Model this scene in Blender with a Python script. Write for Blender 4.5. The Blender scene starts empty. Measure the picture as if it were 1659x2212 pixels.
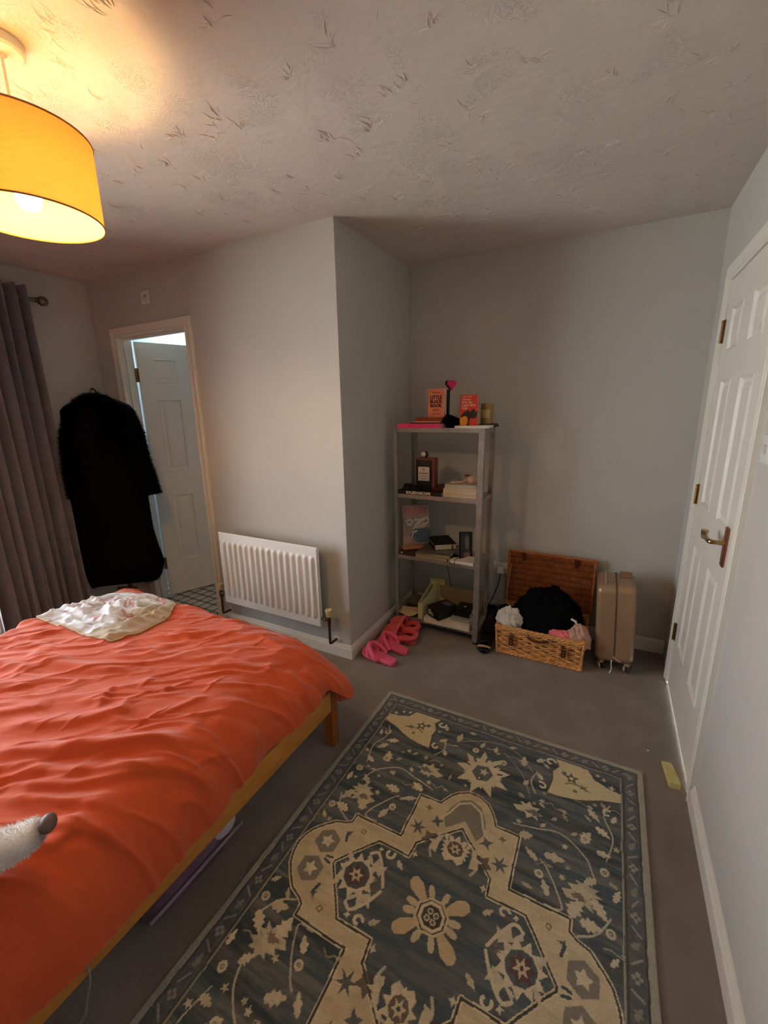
import bpy, bmesh, math, random
import numpy as np
from mathutils import Vector, Matrix, Euler
PI = math.pi
random.seed(7); RNG = np.random.default_rng(7)
SC = bpy.context.scene; COL = SC.collection
# ------------------------------------------------------------------ camera
cam_d = bpy.data.cameras.new('camera'); cam = bpy.data.objects.new('camera', cam_d); COL.objects.link(cam)
R_ = (0.88455527, 0.46607065, -0.01844215); U_ = (-0.09477578, 0.2183074, 0.97126692); F_ = (-0.45670507, 0.85739141, -0.23727717)
cam.matrix_world = Matrix(((R_[0], U_[0], -F_[0], 0), (R_[1], U_[1], -F_[1], 0), (R_[2], U_[2], -F_[2], 1.52215), (0, 0, 0, 1)))
cam_d.sensor_fit = 'VERTICAL'; cam_d.sensor_height = 36.0; cam_d.lens = 914.2256 / 2212 * 36.0
cam_d.clip_start = .02
SC.camera = cam
# ------------------------------------------------------------------ world, light, exposure
XL, XR, YF, XN, YN, H, Y0 = -3.475, .417, 1.989, -1.312, 2.897, 2.449, -.85
w = bpy.data.worlds.new('overcast_sky'); SC.world = w; w.use_nodes = True
bg = w.node_tree.nodes['Background']; bg.inputs[0].default_value = (.80, .90, 1, 1); bg.inputs[1].default_value = 5.7
sd = bpy.data.lights.new('patio_bounce_sun', 'SUN'); sd.energy = 44.0; sd.angle = .03; sd.color = (1, .95, .88)  # sun added to bounce light off the patio up to the ceiling
so = bpy.data.objects.new('patio_bounce_sun', sd); COL.objects.link(so); so.rotation_euler = Vector((-.22, .70, -.68)).to_track_quat('-Z', 'Y').to_euler()
def portal(name, loc, rot, sx, sy):
    d = bpy.data.lights.new(name, 'AREA'); d.shape = 'RECTANGLE'; d.size = sx; d.size_y = sy
    o = bpy.data.objects.new(name, d); COL.objects.link(o); o.location = loc; o.rotation_euler = rot
    d.cycles.is_portal = True
portal('window_portal', (XL-.12, .14, 1.07), (0, -PI/2, 0), 2.1, 2.0)
vs = SC.view_settings; vs.view_transform = 'Standard'; vs.look = 'None'; vs.gamma = 1; vs.exposure = 1.12
vs.use_curve_mapping = False
SC.cycles.max_bounces = 10; SC.cycles.diffuse_bounces = 6; SC.cycles.transmission_bounces = 8; SC.cycles.transparent_max_bounces = 12
SC.cycles.caustics_reflective = False; SC.cycles.caustics_refractive = False; SC.cycles.sample_clamp_indirect = 6
BULB = 170.0; BATH_FILL = 36.0
# ------------------------------------------------------------------ helpers
def lin(c):
    if isinstance(c, str): c = tuple(int(c[i:i+2], 16) for i in (0, 2, 4))
    return tuple(((v/255)/12.92 if v/255 <= .04045 else ((v/255+.055)/1.055)**2.4) for v in c)
MATS = {}
def mat(name, rgb, rough=.6, metal=0., var=.06, vscale=8., bump=0., bscale=60., bdist=.002, sheen=0., trans=0., alpha=1., vcol=None, spec=.5, emit=None, stretch=(1, 1, 1), ior=1.45, sss=0., coat=0.):
    if name in MATS: return MATS[name]
    m = bpy.data.materials.new(name); m.use_nodes = True; nt = m.node_tree; N = nt.nodes; L = nt.links
    b = N['Principled BSDF']; c = lin(rgb)
    tc = N.new('ShaderNodeTexCoord'); mp = N.new('ShaderNodeMapping'); mp.inputs['Scale'].default_value = stretch
    L.new(tc.outputs['Object'], mp.inputs['Vector'])
    nz = N.new('ShaderNodeTexNoise'); nz.inputs['Scale'].default_value = vscale; nz.inputs['Detail'].default_value = 4; L.new(mp.outputs[0], nz.inputs['Vector'])
    mx = N.new('ShaderNodeMix'); mx.data_type = 'RGBA'; mx.blend_type = 'MULTIPLY'; mx.inputs[0].default_value = 1
    rp = N.new('ShaderNodeMapRange'); rp.inputs['To Min'].default_value = 1-var; rp.inputs['To Max'].default_value = 1+var
    rp.inputs['From Min'].default_value = .3; rp.inputs['From Max'].default_value = .7
    L.new(nz.outputs['Fac'], rp.inputs['Value']); L.new(rp.outputs[0], mx.inputs[7])
    if vcol:
        va = N.new('ShaderNodeAttribute'); va.attribute_name = vcol; L.new(va.outputs['Color'], mx.inputs[6])
    else: mx.inputs[6].default_value = (*c, 1)
    L.new(mx.outputs[2], b.inputs['Base Color'])
    b.inputs['Roughness'].default_value = rough; b.inputs['Metallic'].default_value = metal
    b.inputs['Specular IOR Level'].default_value = spec; b.inputs['IOR'].default_value = ior
    b.inputs['Sheen Weight'].default_value = sheen; b.inputs['Transmission Weight'].default_value = trans; b.inputs['Alpha'].default_value = alpha
    b.inputs['Coat Weight'].default_value = coat
    if sss: b.inputs['Subsurface Weight'].default_value = sss; b.inputs['Subsurface Radius'].default_value = (.01, .008, .006)
    if emit: b.inputs['Emission Color'].default_value = (*lin(emit[0]), 1); b.inputs['Emission Strength'].default_value = emit[1]
    if bump:
        n2 = N.new('ShaderNodeTexNoise'); n2.inputs['Scale'].default_value = bscale; n2.inputs['Detail'].default_value = 3; L.new(mp.outputs[0], n2.inputs['Vector'])
        bp = N.new('ShaderNodeBump'); bp.inputs['Strength'].default_value = bump; bp.inputs['Distance'].default_value = bdist
        L.new(n2.outputs['Fac'], bp.inputs['Height']); L.new(bp.outputs[0], b.inputs['Normal'])
    MATS[name] = m; return m
def rotm(rx=0, ry=0, rz=0): return np.array(Euler((rx, ry, rz)).to_matrix())
class MB:
    def __init__(s): s.v = []; s.f = []; s.n = 0; s.mi = []; s.col = None
    def add(s, V, F, mi=0):
        V = np.asarray(V, float).reshape(-1, 3); s.v.append(V); s.f += [tuple(int(i)+s.n for i in f) for f in F]; s.mi += [mi]*len(F); s.n += len(V); return s
    def box(s, c, d, rot=None, bev=0., seg=2, mi=0):
        bm = bmesh.new(); bmesh.ops.create_cube(bm, size=1)
        for v in bm.verts: v.co = Vector((v.co.x*d[0], v.co.y*d[1], v.co.z*d[2]))
        if bev: bmesh.ops.bevel(bm, geom=list(bm.edges), offset=min(bev, min(d)*.49), segments=seg, profile=.5, affect='EDGES')
        bm.verts.index_update(); V = np.array([v.co[:] for v in bm.verts]); F = [[v.index for v in f.verts] for f in bm.faces]; bm.free()
        if rot is not None: V = V @ np.asarray(rot).T
        return s.add(V+np.asarray(c, float), F, mi)
    def b2(s, lo, hi, bev=0., seg=2, mi=0):
        lo = np.array(lo, float); hi = np.array(hi, float); return s.box((lo+hi)/2, np.abs(hi-lo), None, bev, seg, mi)
    def grid(s, P, cu=False, cv=False, mi=0, flip=False):
        P = np.asarray(P, float); a, b = P.shape[:2]; F = []
        for i in range(a if cu else a-1):
            for j in range(b if cv else b-1):
                q = (i*b+j, ((i+1) % a)*b+j, ((i+1) % a)*b+(j+1) % b, i*b+(j+1) % b); F.append(q[::-1] if flip else q)
        return s.add(P.reshape(-1, 3), F, mi)
    def tube(s, pts, r, n=8, closed=False, caps=True, flat=1., up=None, mi=0):
        P = np.asarray(pts, float); k = len(P); r = np.broadcast_to(np.asarray(r, float), (k,))
        T = np.roll(P, -1, 0)-np.roll(P, 1, 0) if closed else np.gradient(P, axis=0)
        T /= np.linalg.norm(T, axis=1, keepdims=True)+1e-12
        u = np.array(up if up is not None else (0, 0, 1.)); 
        if abs(T[0]@u) > .95 and up is None: u = np.array((1., 0, 0))
        rings = []
        for i in range(k):
            u = u-T[i]*(u@T[i]); nu = np.linalg.norm(u); u = u/nu if nu > 1e-6 else np.array((0, 1., 0)); w_ = np.cross(T[i], u)
            a = np.arange(n)*2*PI/n; rings.append(P[i]+r[i]*(np.cos(a)[:, None]*w_+flat*np.sin(a)[:, None]*u))
        b0 = s.n; s.grid(np.array(rings), cu=closed, cv=True, mi=mi)
        if caps and not closed:
            s.f += [tuple(b0+i for i in range(n))[::-1], tuple(b0+(k-1)*n+i for i in range(n))]; s.mi += [mi]*2
        return s
    def lathe(s, prof, n=32, c=(0, 0, 0), rot=None, mi=0):
        pr = np.array(prof, float); a = np.arange(n)*2*PI/n
        P = np.stack([pr[:, 0:1]*np.cos(a), pr[:, 0:1]*np.sin(a), np.repeat(pr[:, 1:2], n, 1)], -1)
        if rot is not None: P = P @ np.asarray(rot).T
        return s.grid(P+np.array(c, float), cv=True, mi=mi, flip=True)
    def prism(s, poly, z0, z1, M=None, mi=0):
        p = np.array(poly, float); k = len(p); V = np.concatenate([np.c_[p, np.full(k, z0)], np.c_[p, np.full(k, z1)]])
        if M is not None: V = V @ np.asarray(M)[:3, :3].T + (np.asarray(M)[:3, 3] if np.asarray(M).shape[0] == 4 else 0)
        return s.add(V, [tuple(range(k))[::-1], tuple(range(k, 2*k))]+[(i, (i+1) % k, k+(i+1) % k, k+i) for i in range(k)], mi)
    def sphere(s, c, r, nu=20, nv=12, rot=None, mi=0):
        r = np.broadcast_to(np.array(r, float), (3,)); t = np.linspace(.0, PI, nv); a = np.arange(nu)*2*PI/nu
        P = np.stack([np.sin(t)[:, None]*np.cos(a), np.sin(t)[:, None]*np.sin(a), np.repeat(np.cos(t)[:, None], nu, 1)], -1)*r
        if rot is not None: P = P @ np.asarray(rot).T
        return s.grid(P+np.array(c, float), cv=True, mi=mi)
    def build(s, name, m, parent=None, smooth=True, col=None, ang=35, solid=0., loc=None, rot=None, sub=0):
        me = bpy.data.meshes.new(name); V = np.concatenate(s.v) if s.v else np.zeros((0, 3))
        me.from_pydata(V.tolist(), [], s.f); ms = m if isinstance(m, (list, tuple)) else [m]
        for x in ms: me.materials.append(x)
        if len(ms) > 1: me.polygons.foreach_set('material_index', s.mi)
        me.update()
        if smooth:
            me.polygons.foreach_set('use_smooth', [True]*len(me.polygons))
            if ang < 180: me.set_sharp_from_angle(angle=math.radians(ang))
        if col is not None:
            at = me.color_attributes.new('Col', 'FLOAT_COLOR', 'POINT'); c4 = np.ones((len(V), 4)); c4[:, :3] = np.asarray(col).reshape(-1, 3); at.data.foreach_set('color', c4.ravel())
        o = bpy.data.objects.new(name, me); COL.objects.link(o)
        if parent is not None: o.parent = parent
        if loc is not None: o.location = loc
        if rot is not None: o.rotation_euler = rot
        if solid: md = o.modifiers.new('thick', 'SOLIDIFY'); md.thickness = abs(solid); md.offset = 1 if solid > 0 else -1
        if sub: md = o.modifiers.new('smooth', 'SUBSURF'); md.levels = sub; md.render_levels = sub
        return o
def tag(o, label=None, cat=None, group=None, kind=None):
    if label: o['label'] = label
    if cat: o['category'] = cat
    if group: o['group'] = group
    if kind: o['kind'] = kind
    return o
def thing(name, label, cat, loc=(0, 0, 0), rot=(0, 0, 0), group=None, kind=None):
    o = bpy.data.objects.new(name, None); o.empty_display_size = .05; COL.objects.link(o); o.location = loc
    o.rotation_euler = rot if not isinstance(rot, (int, float)) else (0, 0, rot); return tag(o, label, cat, group, kind)
def struct(o): o['kind'] = 'structure'; return o
def vnoise(X, Y, sx, sy, seed=0, oct=3):
    out = np.zeros(np.broadcast(X, Y).shape); amp = 1.; tot = 0
    for k in range(oct):
        r = np.random.default_rng(seed*17+k); T = r.random((64, 64)); x = X*sx*2**k+13.7*k; y = Y*sy*2**k+5.1*k
        xi = np.floor(x).astype(int); yi = np.floor(y).astype(int); fx = x-xi; fy = y-yi; fx = fx*fx*(3-2*fx); fy = fy*fy*(3-2*fy)
        g = lambda a, b: T[a % 64, b % 64]
        out += amp*((g(xi, yi)*(1-fx)+g(xi+1, yi)*fx)*(1-fy)+(g(xi, yi+1)*(1-fx)+g(xi+1, yi+1)*fx)*fy); tot += amp; amp *= .5
    return out/tot
def segd(X, Y, pts):
    best = np.full(X.shape, 1e9); side = np.zeros(X.shape); tt = np.zeros(X.shape); Ls = [math.dist(pts[i], pts[i+1]) for i in range(len(pts)-1)]; tot = sum(Ls)+1e-9; acc = 0
    for i in range(len(pts)-1):
        (ax, ay), (bx, by) = pts[i], pts[i+1]; dx, dy = bx-ax, by-ay; l2 = dx*dx+dy*dy+1e-12
        t = np.clip(((X-ax)*dx+(Y-ay)*dy)/l2, 0, 1); d = np.hypot(X-ax-t*dx, Y-ay-t*dy); m_ = d < best
        best = np.where(m_, d, best); side = np.where(m_, np.sign(dx*(Y-ay)-dy*(X-ax)), side); tt = np.where(m_, (acc+t*Ls[i])/tot, tt); acc += Ls[i]
    return best, side, tt
def spline(pts, n=24):
    P = np.array(pts, float); t = np.linspace(0, len(P)-1, n); out = []
    for u in t:
        i = min(int(u), len(P)-2); f = u-i; p0 = P[max(i-1, 0)]; p1 = P[i]; p2 = P[i+1]; p3 = P[min(i+2, len(P)-1)]
        out.append(.5*((2*p1)+(-p0+p2)*f+(2*p0-5*p1+4*p2-p3)*f*f+(-p0+3*p1-3*p2+p3)*f**3))
    return np.array(out)
def text(name, s, size, m, parent, loc, rot=(0, 0, 0), bold=0., align='CENTER', ext=.0004, sx=1., shear=0., line=1.):
    cu = bpy.data.curves.new(name, 'FONT'); cu.body = s; cu.size = size; cu.align_x = align; cu.align_y = 'CENTER'; cu.extrude = ext; cu.offset = bold; cu.shear = shear; cu.space_line = line; cu.resolution_u = 3
    t = bpy.data.objects.new('tmp', cu); COL.objects.link(t); dg = bpy.context.evaluated_depsgraph_get(); dg.update()
    me = bpy.data.meshes.new_from_object(t.evaluated_get(dg)); bpy.data.objects.remove(t); me.name = name; me.materials.clear(); me.materials.append(m)
    o = bpy.data.objects.new(name, me); COL.objects.link(o); o.parent = parent; o.location = loc; o.rotation_euler = rot; o.scale = (sx, 1, 1); return o
# ------------------------------------------------------------------ materials
M_WALL = mat('wall_paint', (194, 191, 184), .75, var=.02, vscale=3, bump=.06, bscale=220, bdist=.001)
M_WHITE = mat('white_gloss', (226, 221, 208), .38, var=.02, vscale=5, bump=.03, bscale=90, bdist=.001)
M_RADW = mat('radiator_enamel', (232, 230, 224), .35, var=.015)
M_BRASS = mat('aged_brass', (150, 112, 62), .35, 1., var=.15, vscale=40)
M_STEEL = mat('galvanised_steel', (166, 163, 156), .36, .6, var=.12, vscale=30, bump=.05, bscale=200)
M_BLACK = mat('black_matte', (14, 14, 16), .6, var=.1)
M_CREAM = mat('cream_paper', (214, 198, 168), .8, var=.06, vscale=4, bump=.25, bscale=120, bdist=.0015, stretch=(1, 1, 14))
M_PAPER = mat('white_paper', (224, 218, 206), .8, var=.05, bump=.2, bscale=140, bdist=.001, stretch=(1, 1, 14))
M_PINE = mat('varnished_pine', (206, 140, 62), .42, var=.12, vscale=10, stretch=(6, 1, 6), bump=.05, bscale=40)
M_DARKW = mat('dark_wood', (70, 44, 28), .5, var=.2, vscale=12, stretch=(6, 6, 1))
def ceiling_mat():
    m = mat('artex_ceiling', (206, 196, 186), .85, var=.03, vscale=1.2); nt = m.node_tree; N = nt.nodes; L = nt.links; b = N['Principled BSDF']
    tc = N.new('ShaderNodeTexCoord')
    def noise(sc, det, dist, vec):
        n = N.new('ShaderNodeTexNoise'); n.inputs['Scale'].default_value = sc; n.inputs['Detail'].default_value = det; n.inputs['Distortion'].default_value = dist; L.new(vec, n.inputs['Vector']); return n.outputs['Fac']
    def ramp(x, pts):
        r = N.new('ShaderNodeValToRGB'); L.new(x, r.inputs[0]); e = r.color_ramp.elements
        while len(e) < len(pts): e.new(.5)
        for q, (p, v) in zip(e, pts): q.position = p; q.color = (v, v, v, 1)
        return r.outputs[0]
    def op(o, a, c):
        n = N.new('ShaderNodeMath'); n.operation = o
        for i, x in enumerate((a, c)):
            if isinstance(x, (int, float)): n.inputs[i].default_value = x
            else: L.new(x, n.inputs[i])
        return n.outputs[0]
    vo = N.new('ShaderNodeTexVoronoi'); vo.inputs['Scale'].default_value = 5.0; vo.inputs['Randomness'].default_value = 1; L.new(tc.outputs['Object'], vo.inputs['Vector'])
    # brush swirls: strokes radiating in each dab of the artex brush
    sub = N.new('ShaderNodeVectorMath'); sub.operation = 'SUBTRACT'; L.new(tc.outputs['Object'], sub.inputs[0]); L.new(vo.outputs['Position'], sub.inputs[1])
    sp = N.new('ShaderNodeSeparateXYZ'); L.new(sub.outputs[0], sp.inputs[0])
    an = op('ARCTAN2', sp.outputs[1], sp.outputs[0])
    cb = N.new('ShaderNodeCombineXYZ'); L.new(op('MULTIPLY', an, 2.6), cb.inputs[0]); L.new(op('MULTIPLY', vo.outputs['Distance'], 4.), cb.inputs[1])
    sc = N.new('ShaderNodeSeparateColor'); L.new(vo.outputs['Color'], sc.inputs[0]); L.new(op('MULTIPLY', sc.outputs[0], 30), cb.inputs[2])
    strokes = ramp(noise(4.2, 3, .6, cb.outputs[0]), [(.5, 0), (.58, 1), (.7, .25)])
    mask = op('MULTIPLY', ramp(vo.outputs['Distance'], [(.05, 0), (.16, 1), (.42, 1), (.62, 0)]), ramp(noise(4.5, 2, .5, tc.outputs['Object']), [(.50, 0), (.60, 1)]))
    h = op('MULTIPLY', op('MULTIPLY', strokes, mask), .35)
    sw = noise(9, 3, .4, tc.outputs['Object'])
    h = op('ADD', h, op('MULTIPLY', sw, .5)); h = op('ADD', h, op('MULTIPLY', noise(150, 2, 0, tc.outputs['Object']), .05))
    bp = N.new('ShaderNodeBump'); bp.inputs['Strength'].default_value = .5; bp.inputs['Distance'].default_value = .026; L.new(h, bp.inputs['Height']); L.new(bp.outputs[0], b.inputs['Normal']); return m
M_CEIL = ceiling_mat()
M_CARPET = mat('grey_brown_carpet', (136, 124, 112), .95, var=.14, vscale=5, bump=.7, bscale=260, bdist=.006, sheen=.25, spec=.1)
# ------------------------------------------------------------------ structure
def wallbox(name, boxes, m=M_WALL):
    b = MB()
    for lo, hi in boxes: b.b2(lo, hi)
    return struct(b.build(name, m, smooth=False))
T = .1
b = MB(); nx, ny = 40, 40
b.b2((XL, Y0, -.08), (XR, YN, 0)); struct(b.build('floor', M_CARPET, smooth=False))
b = MB(); b.b2((XL-T, Y0-T, H), (XR+T, YN+T, H+.06)); CEIL = struct(b.build('ceiling', M_CEIL, smooth=False))
def artex():
    r = random.Random(17); q = MB(); ns = 7; sp_ = .165
    for i in range(int((XR-XL)/sp_)+1):
        for j in range(int((YN+.1)/sp_)+1):
            cx, cy = XL+(i+.5+r.uniform(-.4, .4))*sp_, -.05+(j+.5+r.uniform(-.4, .4))*sp_
            if (cx < XN+.05 and cy > YF-.05) or r.random() < .12: continue
            a0 = r.gauss(-1.9, .7); n = r.randint(4, 11); r0 = r.uniform(.0, .03)
            for k in range(n):
                a = a0+(k-(n-1)/2)*r.uniform(.12, .22)+r.gauss(0, .08); L_ = r.uniform(.016, .05); cv = r.gauss(0, .5); o = r0+abs(r.gauss(0, .02)); w_ = r.uniform(.0011, .0026); h_ = r.uniform(.001, .0028); P = []
                for m_ in range(ns):
                    t_ = m_/(ns-1); an = a+cv*t_; d = o+L_*t_; x, y = cx+math.cos(an)*d, cy+math.sin(an)*d; k_ = math.sin(PI*min(max(t_, .04), .96))**.7; nx_, ny_ = -math.sin(an), math.cos(an)
                    P.append([(x-nx_*w_*k_*1.6, y-ny_*w_*k_*1.6, H+.0004), (x-nx_*w_*.4*k_, y-ny_*w_*.4*k_, H-h_*k_), (x+nx_*w_*.4*k_, y+ny_*w_*.4*k_, H-h_*k_), (x+nx_*w_*k_*1.6, y+ny_*w_*k_*1.6, H+.0004)])
                q.grid(np.array(P))
    o = q.build('artex_dabs', M_CEIL, CEIL, ang=180); o['kind'] = 'stuff'
artex()
WY0, WY1, WZ0, WZ1 = -.72, 1.12, .04, 2.1
wallbox('wall_left', [((XL-T, Y0-T, -.08), (XL, WY0, H)), ((XL-T, WY1, -.08), (XL, YF+.085, H)), ((XL-T, WY0, WZ1), (XL, WY1, H)), ((XL-T, WY0, -.08), (XL, WY1, WZ0))])
DX0, DX1, DZ = -3.20, -2.477, 2.05; FB = YF+.085
wallbox('wall_far', [((XL, YF, -.08), (DX0-.02, FB, H)), ((DX1+.02, YF, -.08), (XN, FB, H)), ((DX0-.02, YF, DZ+.02), (DX1+.02, FB, H))])
wallbox('wall_niche_side', [((XN-T, FB, -.08), (XN, YN+T, H))])
wallbox('wall_niche_far', [((XN, YN, -.08), (XR+T, YN+T, H))])
DY0, DY1 = 1.795, 2.565
wallbox('wall_right', [((XR, Y0-T, -.08), (XR+T, DY0-.02, H)), ((XR, DY1+.02, -.08), (XR+T, YN, H)), ((XR, DY0-.02, DZ+.02), (XR+T, DY1+.02, H))])
wallbox('wall_near', [((XL, Y0-T, -.08), (XR, Y0, H))], mat('near_wall_darkened', (112, 104, 96), .75, var=.03))  # unseen wall, its colour darkened to cut bounce light in the room
# skirting
def skirting(name, a, c, nrm, m0=0., m1=0.):
    prof = [(0, 0), (.016, 0), (.016, .062), (.013, .068), (.010, .07), (.009, .078), (.005, .0855), (0, .0875)]
    a = np.array(a, float); c = np.array(c, float); d = (c-a)/np.linalg.norm(c-a); n = np.array(nrm, float); P = []
    for base, mm, sg in ((a, m0, -1), (c, m1, 1)):
        P.append([(*(base+n*p+d*sg*mm*p), z) for p, z in prof])
    P = np.array(P); q = MB(); q.grid(P, cv=True); k = len(prof); q.f += [tuple(range(k)), tuple(range(k, 2*k))[::-1]]; q.mi += [0, 0]
    return struct(q.build(name, M_WHITE, smooth=False))
skirting('baseboard_far', (-2.412, YF), (XN, YF), (0, -1), 0, 1)
skirting('baseboard_niche_side', (XN, YF), (XN, YN), (1, 0), 1, 0)
skirting('baseboard_niche_far', (XN, YN), (XR, YN), (0, -1))
skirting('baseboard_right', (XR, Y0), (XR, 1.725), (-1, 0))
skirting('baseboard_left', (XL, WY1+.05), (XL, YF), (1, 0))
skirting('baseboard_corner', (XL, YF), (-3.268, YF), (0, -1))
# panelled door leaf: local x along the leaf, y thickness, z up
def leaf_parts(parent, W, Hh, th, m):
    cols = [(.12*W/.762, .30*W/.762), (.455*W/.762, .64*W/.762)]; rows = [(.285, .85), (1.05, 1.61), (1.735, 1.91)]
    xs = [0, cols[0][0], cols[0][1], cols[1][0], cols[1][1], W]; zs = [0]+[z for r in rows for z in r]+[Hh]; q = MB()
    for sy in (0, 1):
        y = 0 if sy == 0 else th
        for i in range(5):
            for j in range(7):
                if i in (1, 3) and j in (1, 3, 5): continue
                f = [(xs[i], y, zs[j]), (xs[i+1], y, zs[j]), (xs[i+1], y, zs[j+1]), (xs[i], y, zs[j+1])]; q.add(f if sy == 0 else f[::-1], [(0, 1, 2, 3)])
    q.add([(0, 0, 0), (W, 0, 0), (W, th, 0), (0, th, 0), (0, 0, Hh), (W, 0, Hh), (W, th, Hh), (0, th, Hh)], [(3, 2, 1, 0), (4, 5, 6, 7), (1, 2, 6, 5), (0, 4, 7, 3)])
    lf = q.build('leaf', m, parent, smooth=False)
    for (x0, x1) in cols:
        for (z0, z1) in rows:
            p = MB()
            for sy in (0, 1):
                rings = [(0, 0), (.004, -.003), (.012, .009), (.026, .009), (.044, .001)]; R = []
                for ins, dep in rings:
                    y = dep if sy == 0 else th-dep
                    R.append([(x0+ins, y, z0+ins), (x1-ins, y, z0+ins), (x1-ins, y, z1-ins), (x0+ins, y, z1-ins)])
                p.grid(np.array(R), cv=True, flip=(sy == 0)); k = p.n-4; f = (k, k+1, k+2, k+3); p.f.append(f if sy == 0 else f[::-1]); p.mi.append(0)
            p.build('panel', m, lf, smooth=False)
    return lf
def architrave(parent, lo, hi, top, wd, face, axis, out):
    # moulded frame round an opening lo..hi, z up to top; face = wall plane coordinate, out = direction into the room
    prof = [(0, 0), (0, .010), (.008, .014), (.02, .011), (.045, .016), (wd-.006, .019), (wd, .016), (wd, 0)]
    path = lambda o: [(lo-o, 0.), (lo-o, top+o), (hi+o, top+o), (hi+o, 0.)]
    P = []
    for o, d in prof: P.append([((a, face+out*d, z) if axis == 'x' else (face+out*d, a, z)) for a, z in path(o)])
    q = MB(); q.grid(np.array(P), cu=True); return q.build('architrave', M_WHITE, parent, smooth=False)
def hinge(parent, c, ax, ay, m=M_BRASS):
    q = MB(); q.box((0, 0, 0), (.034, .002, .1)); h = q.build('hinge', m, parent, smooth=False, loc=c, rot=(0, 0, math.atan2(ay, ax)))
    k = MB()
    for i in range(5): k.lathe([(0, -.05+i*.02), (.0058, -.05+i*.02), (.0058, -.0315+i*.02), (0, -.0315+i*.02)], 12, (0, -.006, 0))
    k.build('knuckle', m, h); s = MB()
    for z in (-.035, 0, .035):
        for x in (-.011, .011): s.lathe([(0, 0), (.0035, 0), (.003, .0012), (0, .0014)], 10, (x, -.001, z), rotm(PI/2, 0, 0))
    s.build('screw', mat('screw_steel', (205, 190, 150), .3, 1.), h)
d1 = thing('door_1', None, None, (0, 0, 0), kind='structure')
architrave(d1, DX0, DX1, DZ, .065, YF, 'x', -1); architrave(d1, DX0, DX1, DZ, .065, FB, 'x', 1)
q = MB(); q.b2((DX0-.02, YF-.001, 0), (DX0, FB+.001, DZ+.02)); q.b2((DX1, YF-.001, 0), (DX1+.02, FB+.001, DZ+.02)); q.b2((DX0, YF-.001, DZ), (DX1, FB+.001, DZ+.02)); q.build('lining', M_WHITE, d1, smooth=False)
q = MB(); q.b2((DX0, YF+.03, 0), (DX0+.012, FB-.02, DZ)); q.b2((DX1-.012, YF+.03, 0), (DX1, FB-.02, DZ)); q.b2((DX0+.012, YF+.03, DZ-.012), (DX1-.012, FB-.02, DZ)); q.build('door_stop', M_WHITE, d1, smooth=False)
lf = leaf_parts(d1, .705, 2.026, .035, M_WHITE); lf.location = (-3.187, 2.094, .012); lf.rotation_euler = (0, 0, math.atan2(.92, .39))
for z in (1.80, 1.05, .30): hinge(d1, (-3.196, 2.088, z), .8, .45)
d2 = thing('door_2', None, None, (0, 0, 0), kind='structure')
architrave(d2, DY0, DY1, DZ, .065, XR, 'y', -1)
q = MB(); q.b2((XR-.001, DY0-.02, 0), (XR+T, DY0, DZ+.02)); q.b2((XR-.001, DY1, 0), (XR+T, DY1+.02, DZ+.02)); q.b2((XR-.001, DY0, DZ), (XR+T, DY1, DZ+.02)); q.build('lining', M_WHITE, d2, smooth=False)
lf = leaf_parts(d2, DY1-DY0-.006, 2.04, .04, M_WHITE); lf.location = (XR-.004, DY1-.003, .006); lf.rotation_euler = (0, 0, -PI/2)
for z in (1.835, 1.08, .32): hinge(d2, (XR-.006, DY1-.002, z), 0, -1)
hd = thing('handle', None, None, (0, 0, 0)); hd.parent = d2
q = MB(); q.box((XR-.008, 1.888, 1.005), (.008, .042, .150), bev=.004); q.build('backplate', mat('copper_lacquer', (172, 104, 80), .35, .9, var=.1), hd)
q = MB(); q.tube(spline([(XR-.006, 1.888, 1.02), (XR-.045, 1.888, 1.02), (XR-.055, 1.90, 1.02), (XR-.056, 1.95, 1.018), (XR-.056, 1.985, 1.012), (XR-.054, 2.0, 1.02), (XR-.053, 2.0, 1.035)], 26), np.interp(np.arange(26), [0, 3, 12, 20, 25], [.012, .009, .009, .011, .013]), 12); q.build('lever', mat('lever_brass', (186, 160, 118), .25, 1.), hd)
# window
w1 = thing('window_1', None, None, (0, 0, 0), kind='structure'); UP = mat('white_upvc', (232, 234, 236), .35)
q = MB(); x0, x1 = XL-.085, XL-.02
for lo, hi in (((WY0, WZ0), (WY0+.06, WZ1)), ((WY1-.06, WZ0), (WY1, WZ1)), ((WY0+.06, WZ0), (WY1-.06, WZ0+.07)), ((WY0+.06, WZ1-.07), (WY1-.06, WZ1)), ((.165, WZ0+.07), (.235, WZ1-.07))): q.b2((x0, lo[0], lo[1]), (x1, hi[0], hi[1]), .006)
q.build('window_frame', UP, w1)
GL = bpy.data.materials.new('window_glass'); GL.use_nodes = True; nt = GL.node_tree; nt.nodes.remove(nt.nodes['Principled BSDF'])
tr = nt.nodes.new('ShaderNodeBsdfTransparent'); gs = nt.nodes.new('ShaderNodeBsdfGlossy'); gs.inputs['Roughness'].default_value = .02; fr = nt.nodes.new('ShaderNodeFresnel'); fr.inputs[0].default_value = 1.35; ms = nt.nodes.new('ShaderNodeMixShader')
nt.links.new(fr.outputs[0], ms.inputs[0]); nt.links.new(tr.outputs[0], ms.inputs[1]); nt.links.new(gs.outputs[0], ms.inputs[2]); nt.links.new(ms.outputs[0], nt.nodes['Material Output'].inputs[0])
for a, c in ((WY0+.06, .165), (.235, WY1-.06)):
    q = MB(); q.b2((XL-.06, a, WZ0+.07), (XL-.052, c, WZ1-.07)); q.build('pane', GL, w1, smooth=False)
b = MB(); b.b2((XL-8, -8, -.25), (XL-T, 9, -.12)); struct(b.build('patio', mat('patio_stone', (168, 170, 165), .9, var=.12), smooth=False))
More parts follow.
